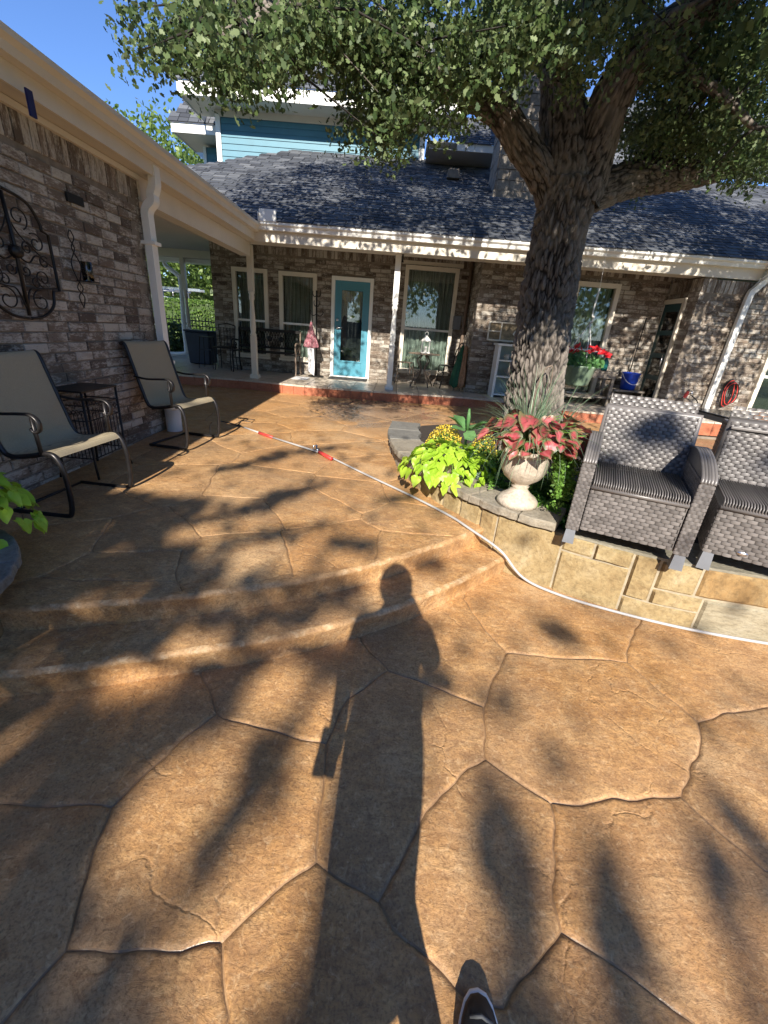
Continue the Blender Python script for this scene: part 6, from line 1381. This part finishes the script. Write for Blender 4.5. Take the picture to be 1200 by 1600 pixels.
# pale shelf cabinet left of the oak, and the window-frame decor above it
sc_ = thing('shelf_cabinet', 'narrow white framed shelf unit with pale blue back, left of the oak trunk', 'shelf unit', (2.1, 8.35, ZP)); x0, x1, y0, y1, zt_ = 1.82, 2.42, 8.18, 8.50, 1.40
MB().bx(x0, x0+.045, y0, y1, ZP, zt_).build('side_panel', 'white', sc_); MB().bx(x1-.045, x1, y0, y1, ZP, zt_).build('side_panel', 'white', sc_); MB().bx(x0-.03, x1+.03, y0-.02, y1, zt_+.002, zt_+.035).build('top', 'white', sc_); MB().bx(x0+.046, x1-.046, y1-.02, y1-.002, ZP+.04, zt_).build('back_panel', 'shelfb', sc_)
for z in (ZP+.04, ZP+.36, ZP+.64): MB().bx(x0+.046, x1-.046, y0+.01, y1-.021, z, z+.022).build('shelf', 'white', sc_)
for x, z, l in ((2.02, ZP+.664, 'white cup on the upper shelf of the narrow shelf unit'), (2.14, ZP+.384, 'pale jug on the middle shelf of the narrow shelf unit')):
    t = thing('cup' if z > 1.0 else 'jug', l, 'cup' if z > 1.0 else 'jug', (x, 8.3, z)); s_ = 1 if z > 1 else 1.5
    MB().lathe([(.001, 0), (.035*s_, 0), (.05*s_, .05*s_), (.047*s_, .10*s_), (.042*s_, .10*s_), (.04*s_, .02), (.001, .015)], (x, 8.3, z), 16).build('bowl', 'urn', t); MB().tube([(x-.045*s_, 8.3, z+.08*s_), (x-.08*s_, 8.3, z+.06*s_), (x-.045*s_, 8.3, z+.03*s_)], .006, 5).build('handle', 'urn', t)
wf = thing('window_frame_decor', 'old white divided window frame hung on the brick above the shelf unit', 'wall decor', (2.0, YB2-.03, 1.5)); y = YB2-.045; x0, x1, z0, z1 = 1.66, 2.40, 1.47, 1.80
for a, b, c, d in ((x0, x0+.025, z0, z1), (x1-.025, x1, z0, z1), (x0+.025, x1-.025, z0, z0+.025), (x0+.025, x1-.025, z1-.025, z1), (x0+.23, x0+.25, z0+.025, z1-.025), (x0+.025, x0+.23, (z0+z1)/2-.01, (z0+z1)/2+.01)): MB().bx(a, b, y, y+.03, c, d).build('frame_bar', 'paint', wf)
MB().bx(x0+.02, x1-.02, y+.031, y+.036, z0+.02, z1-.02).build('backing', plain('faded_print', (.26, .20, .12), .8, .5, 14, .1), wf); MB().box(((x0+.25+x1)/2+.08, y+.02, 1.62), (.17, .012, .15), ry(.6)).build('small_star', 'paint', wf)
# right of the oak: grey console table, planters, blue bucket, wooden steps
ct = thing('console_table', 'weathered grey wooden table against the wall right of the oak', 'table', (3.45, 8.2, ZP)); MB().box((3.45, 8.2, 1.10), (1.0, .42, .03)).build('table_top', 'wood', ct); MB().box((3.45, 8.01, 1.04), (.94, .02, .085)).build('apron', 'wood', ct)
for x in (2.99, 3.91):
    for y in (8.03, 8.37): MB().box((x, y, ZP+.29), (.05, .05, .58)).build('leg', 'wood', ct)
MB().box((3.45, 8.2, ZP+.16), (.9, .36, .02)).build('lower_shelf', 'wood', ct)
t = thing('window_box', 'grey rectangular planter box on the console table', 'planter', (3.35, 8.2, 1.116)); MB().box((3.35, 8.2, 1.19), (.55, .18, .145), taper=(1.1, 1.15)).build('box', 'foot', t, bevel=.008)
t = thing('teal_bottle', 'dark teal glass bottle at the right end of the console table', 'bottle', (3.78, 8.2, 1.116)); MB().lathe([(.001, 0), (.05, 0), (.055, .02), (.055, .15), (.02, .20), (.02, .27), (.001, .27)], (3.78, 8.2, 1.117), 16).build('glass_body', 'amber', t)
ws2 = thing('wooden_steps', 'low dark wooden crate steps under the blue bucket', 'steps', (4.3, 8.25, ZP)); MB().box((4.30, 8.28, ZP+.30), (.56, .36, .03)).build('top_board', 'wood', ws2); MB().box((4.22, 8.06, ZP+.14), (.60, .26, .03)).build('lower_board', 'wood', ws2)
for x in (4.03, 4.56): MB().box((x, 8.3, ZP+.14), (.03, .34, .28)).build('side_board', 'wood', ws2)
for x in (3.94, 4.50): MB().box((x, 8.06, ZP+.0625), (.03, .24, .123)).build('side_board', 'wood', ws2)
MB().bx(4.04, 4.55, 8.44, 8.46, ZP+.01, ZP+.28).build('back_board', 'wood', ws2)
bk = thing('blue_bucket', 'bright blue plastic bucket with white handle on the wooden steps', 'bucket', (4.32, 8.25, ZP+.316)); MB().lathe([(.001, 0), (.12, 0), (.15, .27), (.16, .28), (.16, .30), (.145, .30), (.115, .02), (.001, .015)], (4.32, 8.25, ZP+.317), 28).build('pail', 'bluep', bk); mb = MB(); mb.tube([(4.32+.16*math.cos(a), 8.25-.16*abs(math.sin(a))-.005, ZP+.60-.18*math.sin(a)) for a in np.linspace(0, PI, 14)], .005, 5); mb.build('handle', 'white', bk)
MB().tube([(4.40, 8.50, ZP), (4.46, 8.55, 2.05)], .010, 6).build('broom_stick', 'iron', None, label='thin dark pole leaning on the brick behind the blue bucket', cat='pole')
MB().box((4.08, 8.585, 1.07), (.30, .03, .22)).build('pale_board', 'urn', None, label='sunlit pale board against the wall between table and bucket', cat='board')
# tap with coiled leads on the right block
t = thing('coiled_leads', 'black and red coiled leads hanging on the brick right of the downspout', 'cable coil', (5.68, YF-.06, .9))
for k in range(7): 
    mb = MB(); c = Vector((5.72+.012*k, YF-.07-.006*k, .93)); mb.tube([c+Vector((math.cos(a)*(.07+.006*k), .01*math.sin(3*a), math.sin(a)*(.24-.012*k))) for a in np.linspace(0, 2*PI, 22)], .008, 5); mb.build('cable_loop', 'redp' if k in (2, 5) else 'iron', t)
t = thing('garden_tap', 'red handled tap with looped grey lead on the brick left of the downspout', 'tap', (5.05, YF-.05, .9)); MB().tube([(5.12, YF, .92), (5.12, YF-.09, .92), (5.12, YF-.11, .86)], .014, 7).build('spout', 'chrome', t); MB().box((5.05, YF-.08, .86), (.05, .03, .12), ry(.3)).build('handle', 'redp', t, bevel=.008)
mb = MB(); mb.tube(smooth_path([(5.13, YF-.09, .90), (5.0, YF-.07, .80), (4.86, YF-.06, .70), (4.95, YF-.06, .58), (5.2, YF-.06, .60), (5.32, YF-.07, .66)], 6), .008, 6); mb.tube(smooth_path([(5.12, YF-.10, .86), (5.28, YF-.09, .74), (5.30, YF-.08, .5), (5.22, YF-.08, .25)], 6), .009, 6); mb.build('lead', 'iron', t)
# dark cloth straps hanging below the beam
for x, y, z, l in ((-2.66+.02, 7.90, 2.60, 'small black insect trap hanging at the inner beam corner'), (-.02, 7.97, 2.60, 'small black insect trap hanging on the beam above the post')):
    MB().lathe([(.001, 0), (.022, 0), (.014, .03), (.014, .10), (.026, .13), (.01, .15), (.001, .15)], (x, y, z-.06), 10).build('insect_trap', 'iron', None, label=l, cat='trap', group=None)

# ================================================================== BEYOND THE BREEZEWAY
fn = thing('iron_fence', 'black iron picket fence beyond the breezeway', 'fence', (-7.5, 13.3, .36))
for k in range(62):
    x = -9.6+k*.095; MB().tube([(x, 13.3, .36), (x, 13.3, 1.42), (x, 13.3, 1.50)], [.011, .011, .002], 4).build('picket', 'iron', fn)
for z in (.50, 1.22, 1.36): MB().box((-6.7, 13.3, z), (6.0, .03, .03)).build('rail', 'iron', fn)
def bush(name, lab, c, d, n, size, mat, cat='hedge', shape='oval', trunk=False, box=True):
    t = thing(name, lab, cat, (c[0], c[1], c[2])); P_ = []; N_ = []
    core = []
    for _ in range(n):
        if box: v = np.array([random.uniform(-1, 1) for _ in range(3)]); m = max(abs(v)); v = v/m*random.uniform(.86, 1.03)
        else: v = rng.normal(size=3); v /= np.linalg.norm(v); v *= random.uniform(.55, 1.05)*(1+.22*noise.noise(Vector(v*2.3)+Vector(c)))
        P_.append((c[0]+v[0]*d[0]/2, c[1]+v[1]*d[1]/2, c[2]+d[2]/2+v[2]*d[2]/2)); N_.append(v)
    link('crown' if trunk else 'foliage', leaves_mesh('f', P_, size, shape, mat, N_, .7), t, None if trunk else 'stuff')
    if box: MB().box((c[0], c[1], c[2]+d[2]/2), (d[0]*.84, d[1]*.84, d[2]*.9)).build('branches', 'oakd', t, kind='stuff')
    return t
bush('clipped_hedge', 'sunlit clipped hedge behind the iron fence', (-6.3, 15.0, .36), (3.0, .9, 1.58), 15000, .07, 'hedge')
bush('dark_shrub', 'dark upright shrub against the iron fence', (-6.35, 12.98, .36), (.8, .45, .95), 900, .09, 'oakd', 'shrub', box=False)
bush('dark_shrub', 'low dark shrub at the breezeway edge left of the upright one', (-7.0, 12.98, .36), (.7, .4, .7), 700, .09, 'oakd', 'shrub', box=False)
def far_tree(lab, c, d, n, size, mat='far'):
    t = bush('shade_tree', lab, (c[0], c[1], c[2]+d[2]*.35), d, n, size, mat, 'tree', 'oval', True, False)
    MB().tube([(c[0], c[1], c[2]-.2), (c[0]+.1, c[1], c[2]+d[2]*.4), (c[0], c[1]+.1, c[2]+d[2]*.8)], [.22, .17, .06], 8).build('trunk', 'bark', t)
far_tree('bright leafy tree beyond the breezeway above the parked vehicle', (-13.2, 27, 0), (9, 6, 8), 8000, .24)
far_tree('leafy tree at the right of the breezeway view', (-9.0, 24, 0), (6, 5, 6.5), 5500, .22)
far_tree('treetop peeking over the left roof line', (-11.2, 16.5, 0), (4.4, 4, 5.6), 2600, .2)
far_tree('shadowy tree far behind the fence', (-20, 33, 0), (9, 6, 9), 5000, .28)
bush('background_shrubs', 'broad mass of green shrubs across the street behind the van', (-17, 30, 0), (22, 3, 3.6), 9000, .3, 'far', 'shrubs')
far_tree('wide low tree filling the gap left of the far porch post', (-11.5, 25, -.8), (6, 4, 5), 5000, .2)
vh = thing('parked_van', 'white van with ladder rack parked beyond the fence and hedge', 'van', (-11.2, 19.5, .36)); vx, vy, vz = -10.9, 19.6, .36
mb = MB(); mb.prism([(-2.4, .35), (2.3, .35), (2.4, .9), (1.9, 1.1), (1.25, 1.78), (-2.35, 1.85), (-2.45, .8)], -.9, .9, ax='y'); mb.v = [(x+vx, y+vy, z+vz) for x, y, z in mb.v]; mb.build('body', 'van', vh, bevel=.06)
MB().box((vx+.45, vy-.905, vz+1.38), (1.3, .012, .50)).build('side_window', 'vglass', vh); MB().box((vx-1.3, vy-.905, vz+1.38), (1.5, .012, .50)).build('side_window', 'vglass', vh)
for x in (-1.5, 1.5):
    w_ = MB(); w_.lathe([(.001, 0), (.34, 0), (.36, .03), (.36, .2), (.001, .22)], (0, 0, 0), 20); w_.v = [(x+vx+a, vy-.94+c, vz+.36+b) for a, b, c in w_.v]; w_.build('wheel', 'iron', vh)
mb = MB(); 
for y in (-.5, .5): mb.tube([(vx-2.0, vy+y, vz+2.02), (vx+1.9, vy+y, vz+2.02)], .03, 6)
for x in (-1.8, -.6, .6, 1.7): mb.tube([(vx+x, vy-.7, vz+1.8), (vx+x, vy-.7, vz+2.0), (vx+x, vy+.7, vz+2.0), (vx+x, vy+.7, vz+1.8)], .025, 5)
mb.build('roof_rack', 'chrome', vh); ld = thing('ladder', 'ladder lying on the roof rack of the white van', 'ladder', (vx, vy, vz+2.06))
for y in (-.22, .22): MB().box((vx+.3, vy+y, vz+2.10), (4.6, .04, .09)).build('rail', 'chrome', ld)
for k in range(13): MB().tube([(vx-1.8+k*.33, vy-.2, vz+2.1), (vx-1.8+k*.33, vy+.2, vz+2.1)], .015, 5).build('rung', 'redp' if k < 5 else 'chrome', ld)

# unseen fence and trees added behind the viewer to darken the window reflections
gf = thing('added_fence', 'unseen board fence added behind the viewer to darken the window reflections', 'fence', (0, -19, -.06))
for k in range(150): MB().box((-22+k*.30, -19, .95), (.285, .025, 2.0)).build('board', 'wood', gf)
for x, y, h in ((-17, -24, 7), (-9.5, -26, 6.5), (-2, -25, 7), (6, -26, 7.5), (13, -24, 6.5), (20, -22, 7)):
    far_tree('unseen tree added behind the viewer to darken window reflections, %s' % {-17: 'farthest left', -9.5: 'second from the left', -2: 'left of the middle', 6: 'right of the middle', 13: 'second from the right', 20: 'farthest right'}[x], (x, y+3, -1.5), (10.5, 5, h+2.5), 3200, .42)
